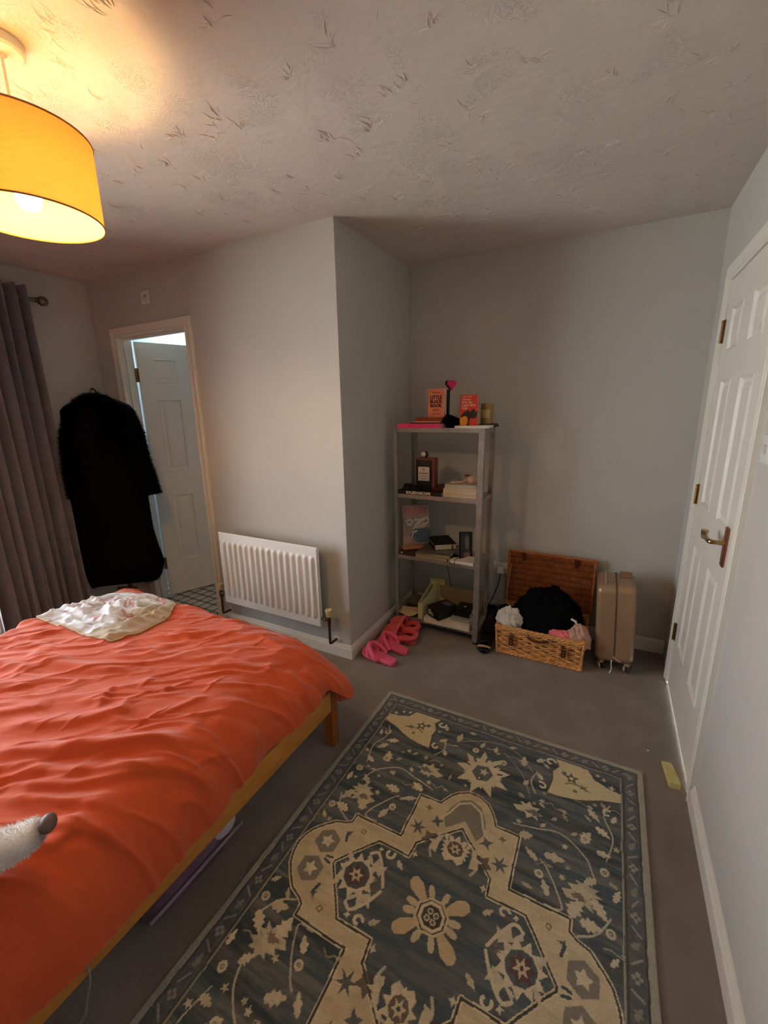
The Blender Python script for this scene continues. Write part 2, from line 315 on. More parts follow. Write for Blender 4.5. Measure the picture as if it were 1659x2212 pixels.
# bathroom behind door_1
BX0, BX1, BY1 = XL, XN-T, 3.62; M_BW = mat('bathroom_paint', (200, 214, 222), .6, var=.02)
wallbox('wall_bathroom', [((BX0-T, FB, -.08), (BX0, BY1, H)), ((BX0-T, BY1, -.08), (BX1, BY1+T, H))], M_BW)
CBATH = wallbox('ceiling_bathroom', [((BX0-T, YN+T, H), (BX1, BY1+T, H+.06))], M_BW)
wallbox('wall_bathroom_side', [((BX1, YN+T, -.08), (BX1+T, BY1+T, H))], M_BW)
VM = bpy.data.materials.new('lattice_vinyl'); VM.use_nodes = True; nt = VM.node_tree; N = nt.nodes; L = nt.links
tc = N.new('ShaderNodeTexCoord'); mp = N.new('ShaderNodeMapping'); mp.inputs['Scale'].default_value = (1, 1, 1); mp.inputs['Rotation'].default_value = (0, 0, .02); L.new(tc.outputs['Object'], mp.inputs[0]); sp = N.new('ShaderNodeSeparateXYZ'); L.new(mp.outputs[0], sp.inputs[0])
def mth(o, a, c=None):
    n = N.new('ShaderNodeMath'); n.operation = o
    for i, x in enumerate((a, c)):
        if x is None: continue
        if isinstance(x, (int, float)): n.inputs[i].default_value = x
        else: L.new(x, n.inputs[i])
    return n.outputs[0]
S_ = 1/.085
fx = mth('SUBTRACT', mth('FRACT', mth('MULTIPLY', sp.outputs[0], S_)), .5); fy = mth('SUBTRACT', mth('FRACT', mth('MULTIPLY', sp.outputs[1], S_)), .5)
ln = mth('MAXIMUM', mth('LESS_THAN', mth('ABSOLUTE', fx), .085), mth('LESS_THAN', mth('ABSOLUTE', fy), .085))
dt = mth('LESS_THAN', mth('ADD', mth('MULTIPLY', fx, fx), mth('MULTIPLY', fy, fy)), .05)
mk = mth('MAXIMUM', ln, dt); mx = N.new('ShaderNodeMix'); mx.data_type = 'RGBA'; mx.inputs[6].default_value = (*lin((196, 190, 176)), 1); mx.inputs[7].default_value = (*lin((92, 88, 78)), 1); L.new(mk, mx.inputs[0]); L.new(mx.outputs[2], N['Principled BSDF'].inputs['Base Color']); N['Principled BSDF'].inputs['Roughness'].default_value = .45
b = MB(); b.b2((BX0, FB, -.08), (BX1, BY1, .002)); b.b2((DX0, YF+.04, -.08), (DX1, FB, .002)); struct(b.build('floor_bathroom', VM, smooth=False))
def bath_fill(loc):  # added light out of view, standing in for the bathroom's daylight
    t = thing('bath_fill_light', None, None, loc); t.parent = CBATH
    q = MB(); q.lathe([(0, 0), (.15, 0), (.15, -.025), (.13, -.03), (0, -.03)], 32); q.build('base', M_WHITE, t)
    q = MB(); q.lathe([(.128, -.03), (.12, -.06), (.08, -.078), (0, -.085)], 32); q.build('fill_dome', mat('bath_fill_glow', (255, 255, 255), .5, emit=((214, 236, 255), BATH_FILL)), t)
bath_fill((-3.14, 2.78, H))
# ------------------------------------------------------------------ radiator
t = thing('radiator', 'white ribbed panel radiator on the wall beside the half-open white door', 'radiator', (-2.29, YF-.0015, 0))
RW, RZ0, RZ1, RY = .825, .225, .728, -.088
nu, nv = 16*10+1, 56; u = np.linspace(0, RW, nu); v = np.linspace(RZ0, RZ1, nv); U, V = np.meshgrid(u, v, indexing='ij')
ph = (U-.02)/((RW-.04)/16); fr = np.abs(ph-np.floor(ph)-.5)*2
prof = np.clip((.62-fr)/.22, 0, 1); prof = prof*prof*(3-2*prof); prof[(U < .02) | (U > RW-.02)] = 0
endc = np.clip(np.minimum((V-RZ0-.045)/.02, (RZ1-.05-V)/.02), 0, 1); endc = endc*endc*(3-2*endc)
Y = RY-.012*prof*endc
q = MB(); q.grid(np.stack([U, Y, V], -1)); q.build('front_panel', M_RADW, t, ang=180)
q = MB(); q.tube([(0, RY+.006, RZ1), (RW, RY+.006, RZ1)], .007, 10); q.tube([(0, RY+.005, RZ0), (RW, RY+.005, RZ0)], .005, 10); q.b2((-.001, RY, RZ0), (.004, RY+.014, RZ1)); q.b2((RW-.004, RY, RZ0), (RW+.001, RY+.014, RZ1)); q.build('seam', M_RADW, t)
q = MB(); q.b2((.004, RY+.008, RZ0+.006), (RW-.004, RY+.02, RZ1-.006)); q.b2((.03, RY+.05, RZ0+.02), (RW-.03, -.03, RZ1-.02))
for i in range(28): q.b2((.04+i*.0275, RY+.02, RZ0+.04), (.042+i*.0275, RY+.05, RZ1-.03))
q.build('convector', M_RADW, t, smooth=False)
for x in (.12, RW-.12):
    q = MB(); q.b2((x-.015, -.03, RZ0+.03), (x+.015, 0, RZ1-.06)); q.build('bracket', M_RADW, t, smooth=False)
PIPE = mat('painted_dark_pipe', (86, 66, 56), .45, .5, var=.2)
for x, s_ in ((RW, 1), (0, -1)):
    vl = thing('valve', None, None); vl.parent = t; xx = x+s_*.052
    q = MB(); q.tube([(x, RY+.014, RZ0+.05), (xx, RY+.014, RZ0+.05)], .009, 10); q.tube([(x+s_*.02, RY+.014, RZ0+.05), (x+s_*.032, RY+.014, RZ0+.05)], .013, 6); q.tube([(xx, RY+.014, RZ0+.075), (xx, RY+.014, RZ0+.02)], .012, 10); q.tube(spline([(xx, RY+.014, RZ0+.02), (xx, RY+.014, .16), (xx, RY+.014, .128), (xx, RY+.022, .115), (xx, -.03, .112), (xx, 0, .112)], 24), .0085, 10); q.build('pipe', PIPE, vl)
    q = MB(); q.lathe([(0, RZ0+.072), (.015, RZ0+.072), (.021, RZ0+.105), (.021, RZ0+.118), (.016, RZ0+.122), (0, RZ0+.118)], 16, (xx, RY+.014, 0)); q.build('cap', mat('valve_cap', (206, 188, 138), .4), vl)
    q = MB(); q.lathe([(0, 0), (.024, 0), (.022, .006), (.01, .008), (0, .008)], 20, (xx, 0, .112), rotm(PI/2, 0, 0)); q.build('collar', M_WHITE, vl)
# ------------------------------------------------------------------ wall plates
def plate(name, label, cat, loc, rz, w, h, rocker=(.02, .034), mark=True, group=None):
    t = thing(name, label, cat, loc, rz, group); q = MB(); q.box((0, -.005, 0), (w, .01, h), bev=.004); q.build('plate', mat('plate_plastic', (222, 220, 212), .4, var=.02), t)
    if rocker: q = MB(); q.box((0, -.012, 0), (rocker[0], .008, rocker[1]), rotm(.12, 0, 0), bev=.002); q.build('rocker', mat('plate_rocker', (206, 204, 196), .4, var=.02), t)
    return t
t = plate('fan_isolator_switch', 'square white switch plate high on the wall above the half-open door', 'switch', (-2.822, YF, 2.268), 0, .085, .085, (.036, .03))
q = MB(); q.box((.008, -.017, .004), (.022, .002, .004)); q.box((.018, -.017, .011), (.004, .002, .016)); q.build('pointer', mat('grey_mark', (120, 118, 110), .5), t, smooth=False)
plate('light_switch', 'white light switch beside the near edge of the closed panelled door', 'switch', (XR, 1.632, 1.385), -PI/2, .086, .086, (.016, .028))
t = plate('wall_socket', 'white wall socket low on the alcove wall behind the wicker hamper', 'socket', (-.586, YN, .405), 0, .146, .086, None)
t = thing('plug', 'white mains plug in the wall socket with a dark cable hanging from it', 'plug', (-.600, YN-.010, .397)); q = MB(); q.box((0, -.02, 0), (.048, .04, .05), bev=.01); q.build('body', MATS['plate_plastic'], t)
q = MB(); q.tube(spline([(0, -.022, -.024), (0, -.024, -.045), (-.012, -.03, -.12), (-.045, -.035, -.22), (-.075, -.045, -.3), (-.078, -.05, -.39)], 40), .0032, 8); q.build('cable', M_BLACK, t)
# ------------------------------------------------------------------ pendant lamp
LX, LY = -1.471, .727
t = thing('pendant_lamp', 'lit pendant lamp with a drum shade of mustard linen hanging from the ceiling', 'lamp', (LX, LY, H))
q = MB(); q.lathe([(0, 0), (.05, 0), (.052, -.006), (.052, -.022), (.046, -.027), (.012, -.029), (.008, -.036), (0, -.036)], 32); q.build('ceiling_rose', M_WHITE, t)
q = MB(); q.tube([(0, 0, -.03), (.001, 0, -.12), (0, 0, -.235)], .0034, 8); q.build('flex', mat('lamp_flex', (226, 214, 190), .5), t)
q = MB(); q.lathe([(0, -.225), (.012, -.225), (.018, -.24), (.018, -.275), (.022, -.277), (.022, -.284), (.018, -.286), (.018, -.295), (0, -.295)], 20); q.build('lamp_holder', mat('lamp_holder_plastic', (226, 222, 212), .4), t)
ZT, ZB, RS = -.202, -.401, .170
SH = bpy.data.materials.new('mustard_linen'); SH.use_nodes = True; nt = SH.node_tree; N = nt.nodes; L = nt.links; N.remove(N['Principled BSDF'])
tc = N.new('ShaderNodeTexCoord'); mp = N.new('ShaderNodeMapping'); mp.inputs['Scale'].default_value = (40, 40, 300); L.new(tc.outputs['Object'], mp.inputs[0]); nz = N.new('ShaderNodeTexNoise'); nz.inputs['Scale'].default_value = 1.; nz.inputs['Detail'].default_value = 3; L.new(mp.outputs[0], nz.inputs[0])
mx = N.new('ShaderNodeMix'); mx.data_type = 'RGBA'; mx.inputs[6].default_value = (*lin((214, 168, 104)), 1); mx.inputs[7].default_value = (*lin((230, 190, 128)), 1); L.new(nz.outputs[0], mx.inputs[0])
df = N.new('ShaderNodeBsdfDiffuse'); tl = N.new('ShaderNodeBsdfTranslucent'); ms = N.new('ShaderNodeMixShader'); ms.inputs[0].default_value = .38
L.new(mx.outputs[2], df.inputs[0]); L.new(mx.outputs[2], tl.inputs[0]); L.new(df.outputs[0], ms.inputs[1]); L.new(tl.outputs[0], ms.inputs[2]); L.new(ms.outputs[0], N['Material Output'].inputs[0])
q = MB(); q.lathe([(RS, ZB), (RS, ZT)], 96); q.build('shade', SH, t, ang=180)
SL = bpy.data.materials.new('shade_lining'); SL.use_nodes = True; nt = SL.node_tree; N = nt.nodes; L = nt.links; N.remove(N['Principled BSDF'])
df = N.new('ShaderNodeBsdfDiffuse'); tl = N.new('ShaderNodeBsdfTranslucent'); ms = N.new('ShaderNodeMixShader'); ms.inputs[0].default_value = .5; df.inputs[0].default_value = (*lin((250, 234, 150)), 1); tl.inputs[0].default_value = (*lin((250, 232, 160)), 1)
L.new(df.outputs[0], ms.inputs[1]); L.new(tl.outputs[0], ms.inputs[2]); L.new(ms.outputs[0], N['Material Output'].inputs[0])
q = MB(); q.lathe([(RS-.0012, ZB), (RS-.0012, ZT)], 96); q.build('shade_lining', SL, t, ang=180)
RIM = mat('shade_rim', (168, 112, 50), .7)
for z in (ZB, ZT):
    q = MB(); a = np.linspace(0, 2*PI, 96, endpoint=False); q.tube(np.c_[RS*np.cos(a), RS*np.sin(a), np.full(96, z)], .0024, 6, closed=True); q.build('rim', RIM, t)
q = MB(); a = np.linspace(0, 2*PI, 24, endpoint=False); q.tube(np.c_[.024*np.cos(a), .024*np.sin(a), np.full(24, -.281)], .0018, 6, closed=True)
for k in range(3): c_, s_ = math.cos(k*2*PI/3+.4), math.sin(k*2*PI/3+.4); q.tube([(.024*c_, .024*s_, -.281), (RS*.98*c_, RS*.98*s_, ZT-.004)], .0018, 6)
q.build('spider', M_WHITE, t)
BM = mat('lit_bulb', (255, 240, 210), .5, emit=((255, 206, 132), BULB))
q = MB(); q.lathe([(0, -.292), (.013, -.292), (.014, -.305), (.024, -.325), (.03, -.345), (.029, -.36), (.02, -.376), (0, -.383)], 24); q.build('bulb', BM, t)
# ------------------------------------------------------------------ curtain pole and curtain
t = thing('curtain_pole', 'brushed metal curtain pole with a round ribbed finial on the window wall', 'curtain pole', (-3.385, 0, 2.248)); PM = mat('brushed_pewter', (128, 118, 108), .35, .9)
q = MB(); q.tube([(0, -.9+.1, 0), (0, 1.585, 0)], .0125, 14); q.build('pole', PM, t)
q = MB(); q.lathe([(0, 0), (.013, 0), (.013, .012), (.017, .014), (.017, .02), (.013, .024), (.022, .032), (.029, .044), (.031, .056), (.029, .068), (.021, .08), (.008, .086), (0, .087)], 24, (0, 1.585, 0), rotm(-PI/2, 0, 0)); q.build('finial', PM, t)
for y in (1.50, -.6):
    q = MB(); q.tube([(-.09, y, 0), (-.012, y, 0)], .008, 10); q.lathe([(0, 0), (.024, 0), (.024, .006), (0, .008)], 18, (-.09, y, 0), rotm(0, PI/2, 0)); q.lathe([(.0135, -.012), (.019, -.012), (.019, .012), (.0135, .012)], 18, (0, y, 0), rotm(PI/2, 0, 0)); q.build('bracket', PM, t)
CURT = mat('grey_velvet', (106, 104, 114), .85, var=.10, vscale=14, bump=.25, bscale=90, bdist=.002, sheen=.5, spec=.15)
t = thing('curtain', 'floor-length grey velvet eyelet curtain drawn back beside the glazed door', 'curtain', (-3.385, 0, 0))
nu, nv = 420, 70; u = np.linspace(0, 1, nu); z = np.linspace(.03, 2.315, nv); U, Z = np.meshgrid(u, z, indexing='ij'); zz = (2.315-Z)/2.285
nf = 8.5; warp = U+.035*np.sin(2*PI*U*3+1)*zz
amp = .052+.012*np.sin(U*23)+.02*zz
XO = .012+amp*np.sin(2*PI*nf*warp+1.1)+.014*zz*np.sin(2*PI*nf*2*U+2.2*zz+.5)+.01*(vnoise(U*3, Z*.8, 6, 2, 4)-.5)
YT = 1.03+.525*U; YB = 1.045+.51*U; Yc = YT*(1-zz)+YB*zz+.012*np.cos(4*PI*nf*warp)*zz
q = MB(); q.grid(np.stack([XO, Yc, Z], -1)); q.build('drape', CURT, t, ang=180, solid=.003)
for k in range(9):
    uu = (k/2+.0-1.1/(2*PI)/1)/nf*1.0
    for kk in (uu,):
        if 0 < kk < 1: q = MB(); a = np.linspace(0, 2*PI, 24, endpoint=False); q.tube(np.c_[.021*np.cos(a), np.full(24, 1.03+.525*kk), 2.248+.021*np.sin(a)], .0035, 6, closed=True); q.build('eyelet', PM, t)
# ------------------------------------------------------------------ coat on a stand in the corner
E_ = np.array([.88622544, .46325421, 0]); N_ = np.array([.46325421, -.88622544, 0]); A0 = np.array([-3.30, 1.66, 0])
CR = math.atan2(.46325421, .88622544)
t = thing('coat_stand', 'dark wooden stand behind the long black coat in the corner', 'coat stand', (*(A0+E_*.16-N_*.035)[:2], 0), CR)
q = MB(); q.tube([(0, 0, .03), (0, 0, 1.63)], .016, 12); q.build('post', M_DARKW, t)
q = MB(); q.tube(spline([(0, 0, 1.62), (0, -.005, 1.67), (-.012, -.02, 1.692), (-.02, -.03, 1.68)], 14), .005, 8); q.build('hook', M_BLACK, t)
for a in (-.5, .5): 
    q = MB(); q.box((a*.16, 0, .06), (.2, .03, .05), bev=.008); q.build('foot', M_DARKW, t)
q = MB(); q.box((0, -.03, .19), (.16, .03, .09), bev=.01); q.build('crossbar', mat('brown_wood', (110, 68, 40), .5, var=.2), t)
COAT = mat('black_faux_fur', (5, 5, 6), .85, var=.3, vscale=30, bump=.8, bscale=120, bdist=.006, spec=.08)
t = thing('fur_coat', 'long black faux fur coat hanging in the corner beside the curtain', 'coat', tuple(A0), CR)
zs = np.array([.30, .34, .42, .52, .70, .85, .95, 1.10, 1.28, 1.42, 1.50, 1.55, 1.58, 1.61, 1.65])
le = np.array([-.09, -.10, -.11, -.115, -.12, -.125, -.12, -.10, -.085, -.075, -.070, -.066, -.035, .04, .14])
ri = np.array([.43, .455, .475, .455, .43, .43, .43, .44, .44, .435, .43, .42, .40, .33, .23])
th = np.array([.09, .10, .105, .10, .095, .09, .09, .09, .092, .095, .095, .085, .07, .055, .035])
zi = np.concatenate([np.linspace(.30, 1.55, 46), np.linspace(1.56, 1.65, 12)]); L_, R2, T_ = (np.interp(zi, zs, k) for k in (le, ri, th)); na = 72; aa = np.linspace(0, 2*PI, na, endpoint=False); P = []
for i, zc in enumerate(zi):
    cx, hw = (L_[i]+R2[i])/2, (R2[i]-L_[i])/2; ca, sa = np.cos(aa), np.sin(aa); ex = np.sign(ca)*np.abs(ca)**.7; ey = np.sign(sa)*np.abs(sa)**.7
    fold = 1+.12*np.sin(aa*5+zc*2.1)*np.clip(1.3-zc, 0, 1); tilt = .09*(cx+hw*ex-.2) if zc < .55 else 0
    P.append(np.c_[cx+hw*ex, T_[i]*ey*fold*.8-.02, np.full(na, zc)+tilt+.012*np.sin(aa*3)*(zc < .4)])
q = MB(); q.grid(np.array(P), cv=True); q.f.append(tuple(range(na))[::-1]); q.mi.append(0); q.f.append(tuple(range((len(zi)-1)*na, len(zi)*na))); q.mi.append(0)
body = q.build('body', COAT, t, ang=180)
def coat_tube(name, pts, rr, flat=1): q = MB(); P = spline(pts, 30); q.tube(P, np.interp(np.linspace(0, 1, 30), np.linspace(0, 1, len(rr)), rr), 16, flat=flat); return q.build(name, COAT, t, ang=180)
coat_tube('sleeve', [(.36, -.04, 1.54), (.405, -.055, 1.40), (.43, -.06, 1.22), (.462, -.06, 1.06), (.47, -.06, .965)], [.06, .072, .068, .066, .072])
coat_tube('sleeve', [(.04, -.05, 1.52), (.0, -.07, 1.38), (-.02, -.075, 1.2), (-.03, -.075, 1.05), (-.035, -.075, .95)], [.05, .06, .06, .055, .05])
coat_tube('collar', [(.05, -.07, 1.48), (.07, -.075, 1.56), (.13, -.05, 1.615), (.22, -.04, 1.618), (.29, -.07, 1.56), (.27, -.085, 1.43), (.23, -.085, 1.3)], [.025, .036, .034, .034, .038, .035, .02])
def fur(objs, n, ln, m, parent, name='fur_strands', seed=3, wd=.0028, down=.6):
    r = np.random.default_rng(seed); V = []; 
    for o in objs:
        me = o.data; co = np.array([v.co[:] for v in me.vertices]); F = np.array([p.vertices[:] for p in me.polygons if len(p.vertices) == 4]); nn = np.array([v.normal[:] for v in me.vertices])
        ar = np.linalg.norm(np.cross(co[F[:, 2]]-co[F[:, 0]], co[F[:, 3]]-co[F[:, 1]]), axis=1); k = int(n*ar.sum()); fi = r.choice(len(F), k, p=ar/ar.sum()); a, b_ = r.random((k, 1)), r.random((k, 1)); f = F[fi]
        p = (co[f[:, 0]]*(1-a)+co[f[:, 1]]*a)*(1-b_)+(co[f[:, 3]]*(1-a)+co[f[:, 2]]*a)*b_; nr = nn[f[:, 0]]
        d = nr+r.normal(0, .45, (k, 3))+np.array([0, 0, -down]); d /= np.linalg.norm(d, axis=1, keepdims=True); s = np.cross(d, r.normal(size=(k, 3))); s /= np.linalg.norm(s, axis=1, keepdims=True); l = ln*(.5+r.random((k, 1)))
        V.append(np.stack([p-s*wd/2, p+s*wd/2, p+d*l], 1))
    V = np.concatenate(V).reshape(-1, 3); q = MB(); q.add(V, np.arange(len(V)).reshape(-1, 3).tolist()); o = q.build(name, m, parent, smooth=False); o['kind'] = 'stuff'; return o
fur([c for c in t.children], 26000, .022, mat('black_fur_strand', (6, 6, 7), .85, var=.2, spec=.08), t)
# ------------------------------------------------------------------ bed
BXR, BXL, BY_F, BY_H = -1.0, -2.52, 1.385, -.70
t = thing('bed_frame', 'low varnished pine bed frame under the orange duvet', 'bed', (0, 0, 0))
for nm, lo, hi in (('side_rail', (BXR-.03, BY_H+.05, .195), (BXR, BY_F-.05, .30)), ('side_rail', (BXL, BY_H+.05, .195), (BXL+.03, BY_F-.05, .30)), ('foot_rail', (BXL+.05, BY_F-.045, .195), (BXR-.05, BY_F-.015, .30)), ('head_rail', (BXL+.05, BY_H+.01, .195), (BXR-.05, BY_H+.04, .30)), ('slat_base', (BXL+.03, BY_H+.05, .262), (BXR-.03, BY_F-.045, .278))):
    q = MB(); q.b2(lo, hi, .004); q.build(nm, M_PINE, t)
LEGM = mat('stained_pine_leg', (150, 84, 40), .45, var=.12, vscale=10, stretch=(6, 6, 1))
for x in (BXR-.052, BXL):
    for y in (BY_F-.05, BY_H):
        q = MB(); q.b2((x, y, 0), (x+.052, y+.05, .30), .005); q.build('leg', LEGM, t)
q = MB(); q.b2((BXL+.02, BY_H+.05, .28), (BXR-.14, BY_F-.11, .415), .045, 3); q.build('mattress', M_PAPER, t)
# duvet: draped sheet with folds
DUV = mat('orange_cotton', (212, 90, 50), .85, var=.03, vscale=3, bump=.12, bscale=500, bdist=.0006, sheen=.3, spec=.15)
ix0, ix1, iy0, iy1, zt = -2.40, -1.29, -.5, 1.295, .518
Lx1, Lx0, Ly1, ax1, ax0, ay1, bz = .43, .33, .36, .335, .17, .145, .215
nx, ny = 560, 560
ue = np.linspace(-1.12, 1.02, nx); 
eu = np.concatenate([-np.linspace(1.12, 0, 60)[:-1], np.linspace(0, 1, 380), np.linspace(0, 1.0, 121)[1:]+1])   # param: <0 left edge, 0..1 flat, >1 right
ev = np.concatenate([np.linspace(0, 1, 440), np.linspace(0, 1.42, 140)[1:]+1])
Uu, Vv = np.meshgrid(eu, ev, indexing='ij')
exl = np.clip(-Uu, 0, None); exr = np.clip(Uu-1, 0, None); eyf = np.clip(Vv-1, 0, None)
fy0 = iy0+(iy1-iy0)*np.clip(Vv, 0, 1); sm_ = np.clip((fy0-.72)/.36, 0, 1); sm_ = sm_*sm_*(3-2*sm_); IX1 = -1.145-.15*sm_; fx_ = ix0+(IX1-ix0)*np.clip(Uu, 0, 1); fy_ = iy0+(iy1-iy0)*np.clip(Vv, 0, 1)
ex = exr-exl; Lm = (np.abs(ex)**4+eyf**4)**(1/4); cxn = np.where(Lm > 0, ex/np.maximum(Lm, 1e-9), 0); cyn = np.where(Lm > 0, eyf/np.maximum(Lm, 1e-9), 0)
Lc = np.where(Lm > 1, 1+(Lm-1)*.75, Lm); th_ = np.clip(Lc, 0, 1)*PI/2; ov = np.clip(Lc-1, 0, None)
AX = np.where(ex > 0, -.972-IX1, ax0)
PX = fx_+AX*cxn*np.sin(th_); PY = fy_+ay1*cyn*np.sin(th_)*(1+0*ov); BZ = zt-np.interp(fy0, [.45, .62, .8, 1.3], [.266, .288, .326, .33]); BZ = np.where(np.abs(cxn) > np.abs(cyn), BZ, BZ*.5+.5*.235); PZ = zt-BZ*(1-np.cos(th_))-ov*.24
PZ += .016*np.sin(np.clip(Uu, 0, 1)*PI)*np.sin(np.clip(Vv*.55+.45, 0, 1)*PI)
cw_ = np.clip(np.minimum(exr, eyf)*2.2, 0, 1)*np.clip(Lm*1.3-.2, 0, 1); PZ -= .095*cw_; PX += .045*cw_; PY += .03*cw_+.02*np.clip(eyf-.4, 0, 1)
Hh = np.zeros_like(PX)
ridges = [([(-2.102, .685), (-1.952, .709), (-1.805, .745), (-1.693, .79), (-1.575, .853)], .016, .045, .02), ([(-1.681, .445), (-1.563, .511), (-1.475, .576), (-1.422, .646), (-1.36, .715)], .013, .04, .016), ([(-1.40, .47), (-1.36, .494), (-1.259, .56), (-1.152, .648), (-1.07, .69)], .018, .04, .014), ([(-1.80, .44), (-1.754, .473), (-1.691, .527), (-1.636, .577)], .010, .03, .014),
 ([(-1.781, .986), (-1.699, 1.066), (-1.554, 1.137), (-1.434, 1.189)], .006, .03, .012), ([(-1.369, .8), (-1.352, .862), (-1.33, .92)], .006, .015, .009), ([(-1.479, .64), (-1.534, .71), (-1.56, .75)], .007, .02, .012), ([(-1.282, .694), (-1.243, .781), (-1.201, .876)], .007, .018, .01),
 ([(-1.60, .35), (-1.532, .389), (-1.307, .515), (-1.169, .632), (-1.075, .70)], .019, .04, .014), ([(-1.454, .359), (-1.264, .463), (-1.12, .565), (-1.03, .63)], .014, .03, .012), ([(-1.396, .337), (-1.24, .424), (-1.126, .537), (-1.06, .60)], .013, .03, .012), ([(-1.362, .325), (-1.22, .385), (-1.13, .43), (-1.06, .47)], .014, .03, .012), ([(-1.2, .30), (-1.12, .37), (-1.06, .40), (-1.0, .44)], .010, .025, .012),
 ([(-1.725, 1.01), (-1.519, 1.193), (-1.33, 1.27), (-1.12, 1.25)], .008, .03, .016), ([(-1.436, .906), (-1.315, 1.013), (-1.14, 1.12), (-1.03, 1.17)], .010, .03, .012), ([(-1.25, .24), (-1.142, .283), (-1.10, .33), (-1.10, .37), (-1.13, .41)], .012, .03, .012), ([(-2.5, .80), (-2.44, .9), (-2.40, .98)], .016, .03, .02), ([(-2.36, .72), (-2.25, .80), (-2.2, .9)], .012, .03, .018), ([(-2.2, .60), (-2.02, .63), (-1.9, .66)], .010, .03, .02), ([(-2.05, .5), (-1.93, .54), (-1.82, .60)], .010, .03, .014),
 ([(-1.12, .8), (-1.02, .86), (-.98, .92)], .010, .03, .02), ([(-1.12, 1.02), (-1.02, 1.06), (-.98, 1.12)], .010, .03, .018), ([(-1.06, 1.22), (-1.0, 1.24), (-.97, 1.27)], .012, .025, .015), ([(-1.1, 1.16), (-1.0, 1.15), (-.97, 1.16)], .010, .025, .015), ([(-1.12, .6), (-1.02, .66), (-.98, .71)], .008, .03, .02)]
rr = random.Random(5)
for k in range(200):
    x0 = rr.uniform(-2.5, -1.0); y0 = rr.uniform(.2, 1.35); a = math.atan2(.64, .77)+rr.gauss(0, .35); l = rr.uniform(.06, .26); c_ = rr.uniform(-.3, .3)
    pts = [(x0+math.cos(a+c_*s_)*l*s_, y0+math.sin(a+c_*s_)*l*s_) for s_ in (0, .33, .66, 1)]; ridges.append((pts, rr.uniform(.0012, .0042), rr.uniform(.007, .020), rr.uniform(.004, .009)))
for pts, A, wa, wb in ridges:
    m_ = 3*max(wa, wb); xs_ = [p[0] for p in pts]; ys_ = [p[1] for p in pts]
    sel = (PX > min(xs_)-m_) & (PX < max(xs_)+m_) & (PY > min(ys_)-m_) & (PY < max(ys_)+m_)
    if not sel.any(): continue
    d, sd, tt = segd(PX[sel], PY[sel], pts); Hh[sel] += 1.25*A*np.exp(-(d/np.where(sd > 0, wa, wb))**2)*np.clip(np.minimum(tt, 1-tt)*5, 0, 1)
ca, sa = math.cos(.69), math.sin(.69); Ra, Rb = PX*ca+PY*sa, -PX*sa+PY*ca
Hh += .024*(vnoise(Ra, Rb, 1.6, 5.5, 11, 2)-.5)+.007*(vnoise(Ra, Rb, 6, 20, 12, 3)-.5)
rn = 1-np.abs(2*vnoise(Ra, Rb, 4, 15, 13, 2)-1); Hh += .010*np.clip(rn-.72, 0, 1)/.28
hang = np.clip(Lm, 0, 1.2); al = np.where(np.abs(cxn) > np.abs(cyn), PY, PX)
Hh += .012*hang**1.5*np.sin(al*34+3*np.sin(al*9)+2*Lm)*(.5+.5*np.sin(al*7+1))+.02*np.clip(Lm-.6, 0, 1)*(vnoise(al, Lm, 9, 2, 21, 2)-.5)
du = np.gradient(np.stack([PX, PY, PZ], -1), axis=0); dv = np.gradient(np.stack([PX, PY, PZ], -1), axis=1); nrm = np.cross(du, dv); nrm /= np.linalg.norm(nrm, axis=-1, keepdims=True)+1e-12
PP = np.stack([PX, PY, PZ], -1)+nrm*Hh[..., None]
# hem dips and rises a little along the side
PP[..., 2] += np.clip(Lm-.7, 0, 1)*(.02*np.sin(al*6)+.02*np.clip((PY-1.0)/.3, 0, 1)*(cxn > .6))
bed_z = lambda x, y: float(PP[..., 2].ravel()[np.argmin((PP[..., 0].ravel()-x)**2+(PP[..., 1].ravel()-y)**2)])
t = thing('duvet', 'burnt orange cotton duvet spread rumpled over the bed', 'duvet', (0, 0, 0)); q = MB(); q.grid(PP); q.build('duvet_cover', DUV, t, ang=180, solid=-.014)
# ------------------------------------------------------------------ crumpled top on the bed
out = np.array([(-2.451, .889), (-2.57, 1.0), (-2.55, 1.09), (-2.50, 1.18), (-2.379, 1.275), (-2.202, 1.325), (-2.055, 1.34), (-1.985, 1.32), (-1.93, 1.26), (-1.869, 1.186), (-1.863, 1.039), (-1.886, .925), (-2.0, .905), (-2.103, .905), (-2.279, .895)]); ctr = np.array([-2.19, 1.10])
na, nr = 260, 70; a = np.linspace(0, len(out), na, endpoint=False); ou = np.array([out[int(k) % len(out)]*(1-k+int(k))+out[(int(k)+1) % len(out)]*(k-int(k)) for k in a])
for _ in range(3): ou = (np.roll(ou, 1, 0)+2*ou+np.roll(ou, -1, 0))/4
rad = np.linspace(0, 1, nr); GX = ctr[0]+(ou[:, 0]-ctr[0])[:, None]*rad; GY = ctr[1]+(ou[:, 1]-ctr[1])[:, None]*rad
gx = np.linspace(-2.75, -1.7, 211); gy = np.linspace(.75, 1.5, 151); bz_ = np.full((211, 151), -1.)
i_, j_ = np.round((PP[..., 0]-gx[0])/.005).astype(int), np.round((PP[..., 1]-gy[0])/.005).astype(int); ok = (i_ >= 0) & (i_ < 211) & (j_ >= 0) & (j_ < 151); np.maximum.at(bz_, (i_[ok], j_[ok]), PP[..., 2][ok])
for _ in range(6):
    sh = np.maximum.reduce([np.roll(bz_, s_, ax) for ax in (0, 1) for s_ in (1, -1)]); bz_ = np.where(bz_ < 0, sh, bz_)
GZ0 = bz_[np.clip(np.round((GX-gx[0])/.005).astype(int), 0, 210), np.clip(np.round((GY-gy[0])/.005).astype(int), 0, 150)]
